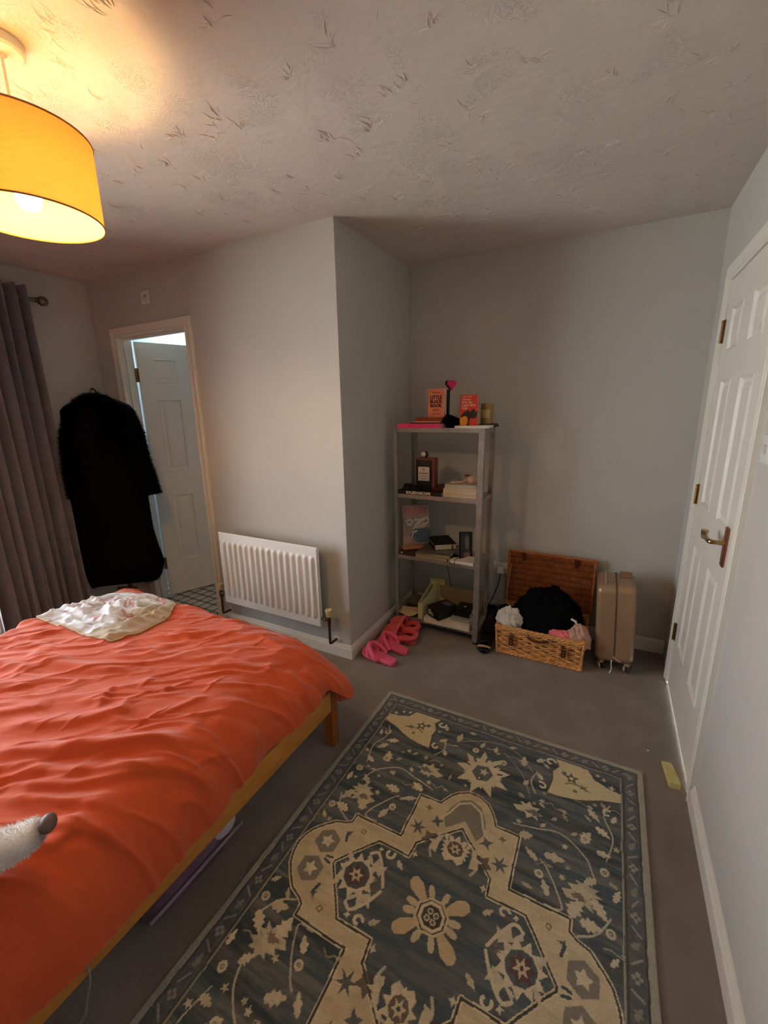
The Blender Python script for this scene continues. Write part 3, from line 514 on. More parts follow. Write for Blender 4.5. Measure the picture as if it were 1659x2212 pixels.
dome = np.sqrt(np.clip(1-rad[None]**2.6, 0, 1)); tw = GX*.8+GY*.6; tv = -GX*.6+GY*.8
n1 = vnoise(tw, tv, 5, 11, 31, 3); rd = 1-np.abs(2*vnoise(tw, tv, 7, 16, 32, 2)-1); GZ = GZ0+.005+dome*(.004+.034*n1+.02*np.clip(rd-.6, 0, 1)/.4)
rg = random.Random(21)
for k in range(46):
    a_ = rg.uniform(0, 2*PI); rr_ = rg.uniform(.1, .85); k_i = int(a_/(2*PI)*na) % na; x0 = ctr[0]+(ou[k_i, 0]-ctr[0])*rr_; y0 = ctr[1]+(ou[k_i, 1]-ctr[1])*rr_; b0_ = .64+rg.gauss(0, .7); l_ = rg.uniform(.06, .2)
    d, sd, tt = segd(GX, GY, [(x0, y0), (x0+math.cos(b0_)*l_*.5, y0+math.sin(b0_)*l_*.5), (x0+math.cos(b0_+rg.gauss(0, .3))*l_, y0+math.sin(b0_)*l_)]); GZ += rg.uniform(.007, .019)*np.exp(-(d/np.where(sd > 0, rg.uniform(.008, .016), .007))**2)*np.clip(np.minimum(tt, 1-tt)*5, 0, 1)*np.clip(1.1-rad[None], 0, 1)
for pts, A, wd in (([(-2.50, 1.0), (-2.33, .99), (-2.14, .98), (-2.0, 1.02), (-1.9, 1.12)], .028, .02), ([(-2.42, .94), (-2.25, .95), (-2.1, .93)], .016, .018), ([(-1.97, 1.27), (-1.93, 1.15), (-1.95, 1.02), (-2.05, .96)], .03, .022), ([(-2.15, 1.08), (-2.05, 1.02), (-1.98, 1.1), (-1.99, 1.2)], .022, .016), ([(-2.3, 1.2), (-2.15, 1.14), (-2.05, 1.16)], .014, .02)):
    d, sd, tt = segd(GX, GY, pts); GZ += A*np.exp(-(d/np.where(sd > 0, wd, wd*.5))**2)*np.clip(1.2-rad[None], 0, 1)
gc = np.tile(np.array(lin((232, 230, 230))), (na, nr, 1)); tan = np.array(lin((190, 168, 132))); mau = np.array(lin((176, 150, 146))); red = np.array(lin((170, 44, 62))); pk = np.array(lin((206, 138, 142)))
def blend(msk, c, k=1.): gc[:] = gc*(1-k*msk[..., None])+c*k*msk[..., None]
blend((rad[None]*np.ones((na, 1)) > .95).astype(float), tan, .6); blend((vnoise(GX, GY, 9, 9, 41, 2) > .57).astype(float), mau, .55); blend((vnoise(tw, tv, 8, 20, 45, 2) > .60).astype(float), tan*.8, .45); blend((GX > -2.01-.03*np.sin(GY*30)).astype(float)*(GZ-GZ0 < .05), tan, .7)  # mauve blotches and brown streaks paint fold shading into the cloth
for pts in ([(-2.42, 1.12), (-2.30, 1.16), (-2.15, 1.2), (-2.0, 1.26)], [(-2.4, 1.02), (-2.2, 1.08), (-2.1, 1.2)]): d, _, _ = segd(GX, GY, pts); blend((d < .006).astype(float), mau, .7)
for (cx, cy, k) in ((-2.22, 1.22, 1), (-2.12, 1.13, 2), (-2.28, 1.11, 0), (-2.05, 1.25, 1), (-2.38, 1.05, 2), (-2.14, .98, 0), (-2.02, 1.06, 1), (-2.1, 1.29, 2)):
    s_ = .032; shp = [[(0, 0), (.6, 1.2), (1.1, .1), (1.7, 1.3)], [(0, 0), (.2, 1), (.9, 1.1), (1., .4), (.3, .1), (0, 0)], [(0, .5), (.5, 1), (1, .6), (1.5, 1.1), (1.8, .5), (.9, -.1), (0, .5)]][k]
    d, _, _ = segd(GX, GY, [(cx+(p[0]*.9+p[1]*.3)*s_, cy+(p[1]-p[0]*.2)*s_) for p in shp]); blend((d < .0045).astype(float), pk, .95)
for (cx, cy, R0) in ((-2.245, 1.17, .02), (-1.965, 1.075, .022), (-2.33, .965, .014)):
    an = np.arctan2(GY-cy, GX-cx); blend((np.hypot(GX-cx, GY-cy) < R0*(.62+.38*np.cos(5*an+.6))).astype(float), red)
blend((np.abs(vnoise(GX, GY, 14, 14, 44, 1)-.5) < .012).astype(float), pk, .5)
t = thing('patterned_shirt', 'crumpled white top with pink letters and red stars lying on the orange duvet', 'clothing', (0, 0, 0)); q = MB(); q.grid(np.stack([GX, GY, GZ], -1), cu=True); q.build('fabric', mat('printed_jersey', (255, 255, 255), .8, var=.03, vcol='Col', sheen=.2, spec=.2), t, ang=180, col=gc.reshape(-1, 3))
q = MB(); e = np.stack([GX[:, -1], GY[:, -1], GZ[:, -1]+.001], -1); q.tube(e, .0045, 6, closed=True); q.build('hem_binding', mat('tan_binding', (200, 178, 140), .8), t)
# ------------------------------------------------------------------ rug: pattern woven as coloured pile on a fine grid (millimetres from the centre)
NXR, NYR = 481, 721; gx = np.linspace(-601, 601, NXR); gy = np.linspace(-901, 901, NYR); RX, RYY = np.meshgrid(gx, gy, indexing='ij')
C_ = lambda *c: np.array(lin(c)); CR_, DK, MID, LT, EDG, BRD, LINE = C_(208, 192, 160), C_(80, 92, 98), C_(132, 128, 122), C_(216, 203, 174), C_(168, 164, 146), C_(96, 98, 100), C_(84, 78, 66)
st = vnoise(RX, RYY, .006, .055, 51, 3); st2 = vnoise(RX, RYY, .012, .16, 52, 2)
k_ = np.clip((st-.38)/.3, 0, 1)*.75+.35*np.clip((st2-.5)/.2, 0, 1); rc = DK*(1-k_[..., None]*.72)+MID*k_[..., None]*.72
rc *= (1-.35*np.clip((vnoise(RX, RYY, .004, .03, 53, 2)-.5)/.2, 0, 1))[..., None]
rh = np.zeros_like(RX)
WX = RX+5*(vnoise(RX, RYY, .02, .02, 54, 2)-.5); WY = RYY+5*(vnoise(RX, RYY, .02, .02, 55, 2)-.5)
def put(m_, c, k=1., h=0.): rc[m_] = rc[m_]*(1-k)+c*k; rh[m_] = h
def inpoly(poly):
    p = np.array(poly, float); m_ = np.zeros(RX.shape, bool); i0, i1 = np.searchsorted(gx, [p[:, 0].min()-5, p[:, 0].max()+5]); j0, j1 = np.searchsorted(gy, [p[:, 1].min()-5, p[:, 1].max()+5])
    X, Y = WX[i0:i1, j0:j1], WY[i0:i1, j0:j1]; ins = np.zeros(X.shape, bool); k = len(p)
    for a in range(k):
        (x1, y1), (x2, y2) = p[a], p[(a+1) % k]; c = ((y1 > Y) != (y2 > Y)); ins ^= c & (X < (x2-x1)*(Y-y1)/(y2-y1+1e-9)+x1)
    m_[i0:i1, j0:j1] = ins; return m_
def stroke(pts, wd, c, k=1., h=.0008):
    p = np.array(pts, float); i0, i1 = np.searchsorted(gx, [p[:, 0].min()-wd-6, p[:, 0].max()+wd+6]); j0, j1 = np.searchsorted(gy, [p[:, 1].min()-wd-6, p[:, 1].max()+wd+6])
    if i1 <= i0 or j1 <= j0: return
    d, _, _ = segd(WX[i0:i1, j0:j1], WY[i0:i1, j0:j1], [tuple(x) for x in pts]); m_ = np.zeros(RX.shape, bool); m_[i0:i1, j0:j1] = d < wd; put(m_, c, k, h)
def sym(q): # quadrant outline (top centre -> right centre) to a whole outline
    q = list(q); r = [(x, -y) for x, y in q[::-1]]; h = q+r; return h+[(-x, y) for x, y in h[::-1]]
OUT = sym([(0, 474), (25, 471), (56, 452), (80, 428), (97, 402), (108, 377), (190, 377), (193, 186), (376, 186), (377, 152), (397, 138), (435, 126), (465, 98), (491, 66), (505, 31), (510, 0)])
INN = sym([(0, 313), (133, 190), (137, 134), (254, 136), (358, 6)])
mo = inpoly(OUT); kk = np.clip((vnoise(RX, RYY, .01, .03, 56, 3)-.35)/.4, 0, 1)[..., None]
rc[mo] = (CR_*(1-.28*kk)+C_(150, 128, 100)*.28*kk)[mo]; rh[mo] = .0006
mi_ = inpoly(INN); base = DK*(1-k_[..., None]*.5)+MID*k_[..., None]*.5; rc[mi_] = base[mi_]; rh[mi_] = 0
for P, s1, s2 in ((OUT, 1.0, 0), (INN, 1.0, 0)):
    P2 = P+[P[0]]; stroke(P2, 7, LT); stroke(P2, 3.2, LINE, 1, 0); 
def leaf(x, y, a, L, wd, c=LT, lobes=4, k=.95):
    ca, sa = math.cos(a), math.sin(a); n = 2*lobes+1; up = []
    for i in range(1, 2*lobes): t = i/(2*lobes); w_ = wd*math.sin(PI*t**.8)*(1. if i % 2 else .55); up.append((L*(t-.5), w_))
    pts = [(-L/2, 0)]+up+[(L/2, 0)]+[(u, -v) for u, v in up[::-1]]
    put(inpoly([(x+u*ca-v*sa, y+u*sa+v*ca) for u, v in pts]), c, k, .0012)
def star(x, y, r0, r1, n, a=0, c=LT, k=.95, h=.0012): put(inpoly([(x+(r0 if i % 2 else r1)*math.cos(a+i*PI/n), y+(r0 if i % 2 else r1)*math.sin(a+i*PI/n)) for i in range(2*n)]), c, k, h)
def ngon(x, y, r, n, a=0, c=LT, k=1., h=.001): put(inpoly([(x+r*math.cos(a+i*2*PI/n), y+r*math.sin(a+i*2*PI/n)) for i in range(n)]), c, k, h)
def vine(pts, wd=2.6, c=LT, k=.7): stroke(spline(pts, 20), wd, c, k)
def hook(x, y, a, r, c=LT, wd=4.5, s=1):
    t = np.linspace(0, 4.4, 16); stroke([(x+(r*(1-u*.12))*math.cos(a+s*u)*1., y+(r*(1-u*.12))*math.sin(a+s*u)) for u in t], wd, c)
q4 = [(sx, sy) for sx in (1, -1) for sy in (1, -1)]; jr = random.Random(9); J = lambda s=6: jr.uniform(-s, s)
# medallion
for sx, sy in q4:
    put(inpoly([(sx*x, sy*y) for x, y in [(0, 445), (40, 425), (70, 372), (78, 330), (58, 290), (0, 345)]]), MID*.8, .8, 0); stroke([(sx*x, sy*y) for x, y in [(0, 430), (42, 408), (66, 350), (86, 318)]], 4, LT)
    star(sx*92, sy*300, 10, 26, 4, .5, DK, .9, 0); star(sx*150, sy*248, 11, 34, 6, .3, DK, .9, 0); star(sx*140, sy*340, 7, 15, 4, .2, C_(120, 90, 70), .8, 0)
    ngon(sx*420, sy*52, 46, 6, .5, MID*.85, .85, 0); star(sx*420, sy*52, 14, 26, 5, .3); stroke([(sx*368, sy*108), (sx*360, sy*80)], 5, DK); star(sx*362, sy*112, 5, 16, 3, 1., DK, .9, 0); stroke([(sx*372, sy*-4+sy*14), (sx*392, sy*6)], 4, DK)
    ngon(sx*320, sy*138, 12, 4, .4, C_(110, 84, 62), .75, 0); ngon(sx*320, sy*138, 6, 4, .4, CR_, 1)
    # inside the star
    star(sx*(95+J(3)), sy*(225+J(3)), 20, 36, 5, 1.1, C_(92, 84, 78), .85, 0)
    for a, l in ((.70, 126), (1.22, 90), (.18, 90)):
        if l: 
            w_ = 22 if l > 100 else 11; ca, sa = math.cos(a), math.sin(a); pts = [(38, -w_*.35), (l*.75, -w_), (l*.95, -w_*.7), (l, 0), (l*.95, w_*.7), (l*.75, w_), (38, w_*.35)]
            put(inpoly([(sx*(u*ca-v*sa), sy*(u*sa+v*ca)) for u, v in pts]), C_(206, 184, 148) if l > 100 else CR_, .95, .0014)
    # serrated palmette arms in the four side bays
    vine([(sx*170, sy*8), (sx*200, sy*60), (sx*232, sy*96), (sx*258, sy*84)], 5, LT, .95); hook(sx*196, sy*112, .4, 17, LT, 4.5, sx*sy); star(sx*316, sy*16, 6, 12, 5); star(sx*232, sy*112, 5, 11, 4, .3)
    put(inpoly([(sx*x, sy*y) for x, y in [(0, 190), (22, 178), (38, 196), (30, 214), (48, 226), (26, 236), (20, 256), (0, 244)]]), LT, .9, .0012)
    vine([(sx*70, sy*170), (sx*82, sy*205), (sx*58, sy*240), (sx*66, sy*256)], 4.5); vine([(sx*20, sy*268), (sx*48, sy*262), (sx*74, sy*226)], 4); star(sx*120, sy*150, 6, 13, 4)
    leaf(sx*40, sy*258, 1.2*sx*sy, 30, 9)
ngon(0, 212, 14, 6, 0, C_(90, 70, 60)); ngon(0, -212, 14, 6, 0, C_(90, 70, 60))
for s in (1, -1):
    star(s*264, 0, 50, 74, 11, .2, LT, .95); ngon(s*266, 0, 45, 9, .3, DK*1.05, .95, 0); star(s*268, 0, 26, 40, 7, .1, C_(104, 78, 70), .9, 0); star(s*268, 0, 12, 26, 6, .4, CR_); ngon(s*268, 0, 6, 6, 0, C_(84, 66, 62), 1, 0)
    for sy in (1, -1): put(inpoly([(s*196, sy*28), (s*182, sy*70), (s*206, sy*58), (s*222, sy*84), (s*232, sy*58), (s*258, sy*84), (s*262, sy*66)]), LT*.95, .9, .0012); leaf(s*318, sy*42, s*sy*1.0, 46, 12, LT*.9, 3); leaf(s*150, sy*92, s*sy*.7, 40, 11, LT*.85, 3); star(s*196, sy*8, 7, 16, 5, 0, C_(110, 100, 92), .8)
    star(0, s*232, 32, 52, 9, .17, LT, .95); ngon(0, s*230, 29, 8, .2, C_(98, 84, 76), .9, 0); star(0, s*230, 11, 23, 6, .3, CR_); ngon(0, s*230, 6, 6, 0, DK, 1, 0)
    for sx in (1, -1): put(inpoly([(sx*58, s*188), (sx*86, s*196), (sx*76, s*214), (sx*98, s*224), (sx*74, s*232), (sx*70, s*256), (sx*58, s*236)]), LT*.95, .9, .0012)
ngon(0, 0, 55, 8, .39, CR_, 1); ngon(0, 0, 47, 8, .39, LINE, 1, 0); ngon(0, 0, 43, 8, .39, LT); ngon(0, 0, 33, 8, .39, LINE, 1, 0)
for k in range(4): ngon(15*math.cos(k*PI/2+.6), 15*math.sin(k*PI/2+.6), 10, 6, .2, LT, .9); ngon(15*math.cos(k*PI/2+.6), 15*math.sin(k*PI/2+.6), 6, 6, .2, DK, .9, 0)
# palmettes above and below
for sy in (1, -1):
    star(0, sy*592, 66, 118, 9, .35, LT, .95); star(0, sy*592, 50, 84, 9, .0, LT, .95); ngon(0, sy*588, 44, 6, .2, DK*1.1, .9, 0); star(4, sy*596, 10, 22, 5, .2); ngon(-6, sy*560, 13, 6, 0, C_(92, 78, 70), .9, 0); ngon(-6, sy*560, 6, 5, 0, CR_)
    for a in (.3, .9, 1.6, 2.3, 2.9): stroke([(62*math.cos(a), sy*(592+62*math.sin(a))), (80*math.cos(a), sy*(592+80*math.sin(a)))], 4, DK)
    vine([(-150, sy*708), (-60, sy*760), (40, sy*782), (120, sy*760), (190, sy*690)], 2.2, CR_, .5); vine([(60, sy*740), (150, sy*660), (200, sy*560)], 2, CR_, .45)
# corner pieces
for sx, sy in q4:
    P = [(sx*x, sy*y) for x, y in [(266, 800), (282, 770), (262, 735), (268, 690), (253, 612), (305, 616), (362, 626), (400, 640), (440, 660), (518, 684), (518, 662), (480, 690), (440, 712), (400, 740), (384, 770), (376, 800)]]
    P = [(sx*x, sy*y) for x, y in [(266, 806), (284, 770), (262, 735), (268, 690), (253, 612), (305, 616), (362, 626), (400, 642), (450, 668), (518, 690), (518, 735), (470, 742), (420, 762), (396, 806)]]
    put(inpoly(P), C_(214, 198, 158), .97, .001); stroke(P[:5]+P[4:10], 3, LINE, .8, 0)
    star(sx*338, sy*728, 14, 30, 5, .4, C_(84, 84, 70), .9, 0); ngon(sx*338, sy*728, 9, 5, 0, LT); ngon(sx*308, sy*742, 11, 7, 0, DK, .85, 0); star(sx*384, sy*700, 6, 20, 4, .7, C_(110, 92, 62), .9, 0); ngon(sx*356, sy*668, 9, 6, 0, C_(90, 84, 70), .8, 0); vine([(sx*318, sy*690), (sx*350, sy*704), (sx*410, sy*690)], 3.5, C_(110, 96, 66), .8)
    star(sx*(455+J()), sy*(778+J()), 5, 13, 4, .3); star(sx*(492+J()), sy*(752+J()), 6, 16, 4); star(sx*(430+J()), sy*(792+J(3)), 5, 11, 5)
# scattered leaves and blossoms in the field
for sx, sy in q4:
    for (x, y, a, L, wd, kd) in ((220, 493, 1.2, 56, 17, 0), (305, 350, .35, 66, 20, 0), (230, 345, 2.4, 56, 13, 0), (220, 402, .3, 52, 20, 0), (404, 487, 1.3, 58, 22, 0), (457, 535, -.6, 62, 16, 0), (398, 470, 1.7, 0, 0, 1), (145, 740, 1.5, 54, 17, 0), (384, 232, 1.3, 66, 26, 0), (462, 255, -1.1, 68, 20, 0), (300, 236, 1.9, 50, 15, 0), (427, 335, .8, 52, 15, 0),
        (430, 588, -.5, 58, 16, 0), (462, 440, .2, 46, 15, 0), (280, 275, 0, 0, 0, 1), (340, 420, .5, 0, 0, 2), (60, 690, .2, 0, 0, 1), (330, 560, .0, 0, 0, 2), (185, 440, 0, 0, 0, 2), (475, 375, 0, 0, 0, 1), (490, 190, 0, 0, 0, 1), (440, 196, .3, 60, 22, 0), (210, 690, 2.2, 42, 13, 0), (215, 760, .8, 44, 14, 0), (180, 620, .9, 36, 12, 0), (500, 320, 1.4, 44, 12, 0), (500, 600, 1.2, 40, 11, 0), (500, 480, 0, 0, 0, 2), (495, 130, 1., 34, 10, 0), (350, 300, 0, 0, 0, 2), (240, 560, 0, 0, 0, 2), (90, 790, .1, 36, 10, 0), (30, 740, 1.5, 40, 12, 0), (270, 470, .9, 30, 10, 0)):
        x, y = sx*(x+J(9)), sy*(y+J(9)); a = (a if sx*sy > 0 else PI-a)+jr.uniform(-.3, .3); c = LT*jr.uniform(.82, 1.02)
        if kd == 0: leaf(x, y, a, L*jr.uniform(.9, 1.1), wd, c, jr.choice((3, 4, 4)))
        elif kd == 1: ngon(x, y, 15, 8, 0, c, .9); ngon(x, y, 7, 6, 0, DK, .8, 0); ngon(x, y, 3, 5, 0, CR_)
        else: star(x, y, 6, 13, 5, a, c, .85)
    P = [(150, 502), (190, 515), (176, 535), (205, 528), (215, 552), (232, 526), (262, 530), (248, 508), (278, 495), (252, 486), (262, 462), (232, 478), (215, 455), (205, 482), (172, 478)]
    put(inpoly([(sx*(x*.9+8), sy*(y*.8+100)) for x, y in P]), LT*.92, .92, .0012); put(inpoly([(sx*(x*.5+115), sy*(y*.35+322)) for x, y in P]), DK, .8, 0)
    put(inpoly([(sx*(x*.85+215), sy*(y*.85-160)) for x, y in P]), LT*.9, .85, .0012); put(inpoly([(sx*(x*.4+310), sy*(y*.35+88)) for x, y in P]), C_(120, 92, 84), .8, 0)
    put(inpoly([(sx*(x*.8+240), sy*(y*.7-60)) for x, y in P]), LT*.86, .8, .0012)
    hook(sx*250, sy*780, .3, 20, LT, 5, sx*sy); hook(sx*232, sy*640, 2.2, 18, LT, 4.5, -sx*sy); hook(sx*470, sy*620, 1., 16, LT, 4, sx*sy)
    vine([(sx*160, sy*420), (sx*250, sy*440), (sx*330, sy*455), (sx*410, sy*400), (sx*440, sy*330)]); vine([(sx*270, sy*330), (sx*300, sy*300), (sx*350, sy*205), (sx*300, sy*196)]); vine([(sx*205, sy*700), (sx*190, sy*640), (sx*215, sy*590)]); vine([(sx*480, sy*660), (sx*460, sy*600), (sx*490, sy*520), (sx*470, sy*420)], 2.2)
    vine([(sx*400, sy*150), (sx*450, sy*180), (sx*485, sy*240)], 3)
for k in range(260):
    x, y = jr.uniform(-500, 500), jr.uniform(-790, 790); i_, j_ = np.searchsorted(gx, x), np.searchsorted(gy, y); w_ = rc[max(i_-9, 0):i_+9, max(j_-9, 0):j_+9]
    if w_.mean() > .19 or mo[i_, j_]: continue
    c = LT*jr.uniform(.6, .9)
    if k % 3 == 0: leaf(x, y, jr.uniform(0, 6.28), jr.uniform(24, 38), jr.uniform(7, 11), c, 3, .85)
    elif k % 3 == 1: star(x, y, 5, jr.uniform(9, 13), 5, jr.uniform(0, 3), c, .8)
    else: vine([(x-26, y+J(10)), (x-8, y+J(14)), (x+10, y+J(14)), (x+28, y+J(10))], 2.2, c, .6); leaf(x+30, y, J(1), 22, 7, c, 3, .8)
# frame: border with small motifs, then the pale binding
ax, ay = np.abs(WX), np.abs(WY); bord = (ax > 522) | (ay > 822); kb = np.clip((vnoise(RX, RYY, .05, .05, 57, 2)-.4)/.3, 0, 1)[..., None]; rc[bord] = (BRD*(1-.3*kb)+MID*.3*kb)[bord]; rh[bord] = 0
for k, (x0, y0) in enumerate(((519, 819), (527, 827))): put(((np.abs(ax-x0) < 2.4) & (ay < y0)) | ((np.abs(ay-y0) < 2.4) & (ax < x0)), C_(166, 158, 140) if k == 0 else LINE, .9, .0008)
mc = C_(164, 158, 146); n = 0
for s in (1, -1):
    for y in np.arange(-840, 850, 40):
        x = s*551; k = n % 4; n += 1
        if k == 0: [ngon(x+dx, y+dy, 6.5, 6, 0, mc, .85) for dx, dy in ((9, 0), (-9, 0), (0, 9), (0, -9))]
        elif k in (1, 3): a = .8+J(.3) if k == 1 else -.8+J(.3); stroke([(x-16*math.cos(a), y-16*math.sin(a)), (x+16*math.cos(a), y+16*math.sin(a))], 3, mc, .85)
        else: leaf(x, y, 1.2+J(.5), 36, 12, mc*.85, 3, .75)
    for x in np.arange(-540, 550, 40):
        y = s*850; k = n % 4; n += 1
        if k == 0: [ngon(x+dx, y+dy, 6.5, 6, 0, mc, .85) for dx, dy in ((9, 0), (-9, 0), (0, 9), (0, -9))]
        elif k in (1, 3): a = .7+J(.3) if k == 1 else -.7+J(.3); stroke([(x-16*math.cos(a), y-14*math.sin(a)), (x+16*math.cos(a), y+14*math.sin(a))], 3, mc, .85)
        else: leaf(x, y, .3+J(.5), 36, 12, mc*.85, 3, .75)
bind = (np.abs(RX) > 576) | (np.abs(RYY) > 876); rc[bind] = EDG*(.94+.12*vnoise(RX, RYY, .03, .03, 58, 2))[bind][:, None]; rh[bind] = -.001
stroke([(-576, -876), (576, -876), (576, 876), (-576, 876), (-576, -876)], 2.5, C_(60, 58, 54), .7, -.001)
rc *= (1+.16*(RNG.random(RX.shape)-.5)+.18*(vnoise(RX, RYY, .02, .35, 59, 2)-.5))[..., None]
t = thing('rug', 'blue grey and cream floral medallion rug with a pale border on the carpet', 'rug', (-.346, .906, 0))
gz = .0095+rh+.0012*(RNG.random(RX.shape)-.5); edge = np.minimum(601-np.abs(RX), 901-np.abs(RYY)); gz = np.where(edge < 1, .001, gz)
wob = 2.5*(vnoise(RYY, RYY*0, .004, .004, 61, 2)-.5)*(np.abs(RX) > 560); gxx = (RX+wob)/1000
q = MB(); q.grid(np.stack([gxx, RYY/1000, gz], -1)); q.build('pile', mat('woven_pile', (255, 255, 255), .95, var=.05, vscale=60, vcol='Col', bump=.5, bscale=320, bdist=.003, sheen=.2, spec=.1), t, ang=180, col=rc.reshape(-1, 3))
# ------------------------------------------------------------------ slides, shoes, wedge on the floor
PK, RD = mat('pink_foam', (236, 96, 132), .55, var=.03, sheen=.1), mat('coral_foam', (222, 86, 92), .6, var=.03, sheen=.1)
def sole(L, wd, h, toe=1.):
    t_ = np.linspace(0, 1, 40); hw = wd/2*np.clip(np.sqrt(np.clip(1-(2*t_-1)**6, 0, 1)), 0, 1)*(.84+.16*np.cos((t_-.74)*2*PI)); hw[[0, -1]] = .002; a = np.arange(28)*2*PI/28; P = []
    for x, w_ in zip(t_, hw): ca, sa = np.cos(a), np.sin(a); P.append(np.c_[np.full(28, (x-.5)*L), w_*np.sign(ca)*np.abs(ca)**.75, h/2+h/2*np.sign(sa)*np.abs(sa)**.6+.008*max(x-.7, 0)/.3*toe-.004*(sa > .3)*(np.abs(ca) < .75)*(w_ > .02)])
    q = MB(); q.grid(np.array(P), cv=True, flip=True); return q
def slide(label, heel, toe, m, kind, wd=.105):
    hx, hy = heel; tx, ty = toe; L = math.hypot(tx-hx, ty-hy); t = thing('slide', label, 'slider', ((hx+tx)/2, (hy+ty)/2, 0), math.atan2(ty-hy, tx-hx), 'pink and coral slides beside the alcove wall')
    sole(L, wd, .036).build('sole', m, t, ang=180)
    if kind == 0:
        for nm, xs, hh in (('strap', (.02, .045, .075), .058),):
            pts = [(-.012, -wd*.47, .02), (.006, -wd*.5, .045), (.05, -wd*.30, .08), (.072, 0, .092), (.05, wd*.30, .08), (.006, wd*.5, .045), (-.012, wd*.47, .02)]
            q = MB(); q.tube(spline(pts, 36), .0125, 12, flat=1.15); q.build('strap', m, t, ang=180)
        q = MB(); pts = [(.045, -wd*.46, .026), (.062, -wd*.36, .062), (.074, 0, .082), (.062, wd*.36, .062), (.045, wd*.46, .026)]; q.tube(spline(pts, 28), .014, 12); q.build('strap', m, t, ang=180)
    else:
        aa = np.linspace(0, PI, 25); P = []
        for u in np.linspace(0, 1, 18):
            x = L*(.02+.46*u); k = math.sqrt(max(1-u**2.4, 0)); P.append(np.c_[np.full(25, x), wd*.50*(.35+.65*k)*np.cos(aa), .016+(.026+.066*k)*np.sin(aa)])
        q = MB(); q.grid(np.array(P)); q.build('toe_cover', m, t, ang=180, solid=.009)
        q = MB(); q.tube(spline([(.012, -wd*.5, .022), (.006, -wd*.42, .075), (.004, 0, .108), (.006, wd*.42, .075), (.012, wd*.5, .022)], 28), .013, 12); q.build('strap', m, t, ang=180)
        q = MB(); q.tube(spline([(.01, -wd*.48, .03), (-.05, -wd*.5, .052), (-L*.40, -wd*.36, .056), (-L*.47, 0, .056), (-L*.40, wd*.36, .056), (-.05, wd*.5, .052), (.01, wd*.48, .03)], 40), .0165, 12); q.build('heel_strap', m, t, ang=180)
slide('nearest pink foam slide with open heel beside the skirting corner', (-1.022, 2.035), (-1.272, 2.075), PK, 0)
slide('second pink foam slide with open heel from the skirting corner', (-1.01, 2.175), (-1.245, 2.225), PK, 0)
slide('closed-toe coral clog slipper in front of its pair, behind the pink slides', (-1.008, 2.305), (-1.262, 2.33), RD, 1, .112)
slide('farthest closed-toe coral clog slipper, nearest the foot of the metal shelf', (-1.04, 2.428), (-1.268, 2.44), RD, 1, .108)
BLK = mat('black_rubber', (12, 11, 12), .5, var=.1); TANW = mat('tan_band', (206, 168, 112), .6)
t = thing('black_slider', 'black shoe with a tan band across its rounded toe beside the wicker hamper', 'shoe', (-.598, 2.515, 0), -PI/2+.12)
sole(.26, .088, .03).build('sole', BLK, t, ang=180)
q = MB(); aa = np.linspace(0, PI, 21); q.grid(np.array([np.c_[np.full(21, x), .042*np.cos(aa), .02+.045*np.sin(aa)] for x in np.linspace(-.02, .07, 10)])); q.build('upper', BLK, t, ang=180, solid=.006)
q = MB(); q.tube([(.078, -.036, .028), (.085, -.02, .036), (.087, 0, .038), (.085, .02, .036), (.078, .036, .028)], .0125, 10, flat=.5); q.build('band', TANW, t)
t = thing('black_boot', 'black ankle boot standing between the metal shelf and the wicker hamper', 'boot', (-.615, 2.70, 0), -PI/2+.1)
sole(.26, .09, .03).build('sole', BLK, t, ang=180)
P = []; aa = np.arange(24)*2*PI/24
for z, x0, x1, w_ in ((.02, -.12, .12, .043), (.05, -.12, .115, .044), (.075, -.115, .06, .042), (.10, -.11, .0, .04), (.125, -.105, -.015, .038), (.15, -.105, -.015, .04), (.148, -.098, -.022, .034), (.06, -.098, .0, .03)): P.append(np.c_[(x0+x1)/2+(x1-x0)/2*np.cos(aa), w_*np.sin(aa), np.full(24, z)])
q = MB(); q.grid(np.array(P), cv=True); q.build('upper', mat('black_leather', (16, 15, 16), .45, var=.2, bump=.2, bscale=60), t)
t = thing('door_wedge', 'pale yellow wooden door wedge lying on the carpet near the panelled door', 'door wedge', (.357, 1.845, 0), math.radians(97)); q = MB(); P = [(-.068, 0), (.068, 0), (.068, .008), (-.030, .026), (-.068, .026)]
M4 = np.array([[1, 0, 0, 0], [0, 0, -1, 0], [0, 1, 0, 0], [0, 0, 0, 1.]]); q.prism(P, -.019, .019, M4); q.build('wedge', mat('pale_wood', (214, 200, 132), .65, var=.14, vscale=30), t, smooth=False)
t = thing('paper_scrap', 'tiny white scrap on the carpet between the rug and the panelled door', 'scrap', (.283, 1.955, .002)); q = MB(); q.sphere((0, 0, .002), (.005, .004, .003), 8, 6); q.build('scrap', M_PAPER, t)
# ------------------------------------------------------------------ under the bed
t = thing('storage_bag', 'mauve clear-sided storage bag on the carpet under the bed', 'storage bag', (-1.335, .665, 0)); BAGM = mat('mauve_plastic', (112, 88, 112), .3, var=.3, vscale=9, bump=.5, bscale=14, bdist=.02)
q = MB(); nu = 40; P = []; aa = np.arange(64)*2*PI/64
for z, s in ((.0, .96), (.02, 1.), (.08, 1.01), (.13, .98), (.16, .9), (.17, .4)): ca, sa = np.cos(aa), np.sin(aa); P.append(np.c_[.26*s*np.sign(ca)*np.abs(ca)**.3, .185*s*np.sign(sa)*np.abs(sa)**.3, z+.008*np.sin(aa*7)*(z > .1)])
q.grid(np.array(P), cv=True); q.f.append(tuple(range(5*64, 6*64))); q.mi.append(0); q.build('bag', BAGM, t)
q = MB(); q.sphere((.232, .115, .095), (.045, .06, .045), 16, 10); q.build('white_bundle', mat('white_bundle_cloth', (206, 196, 206), .8), t)
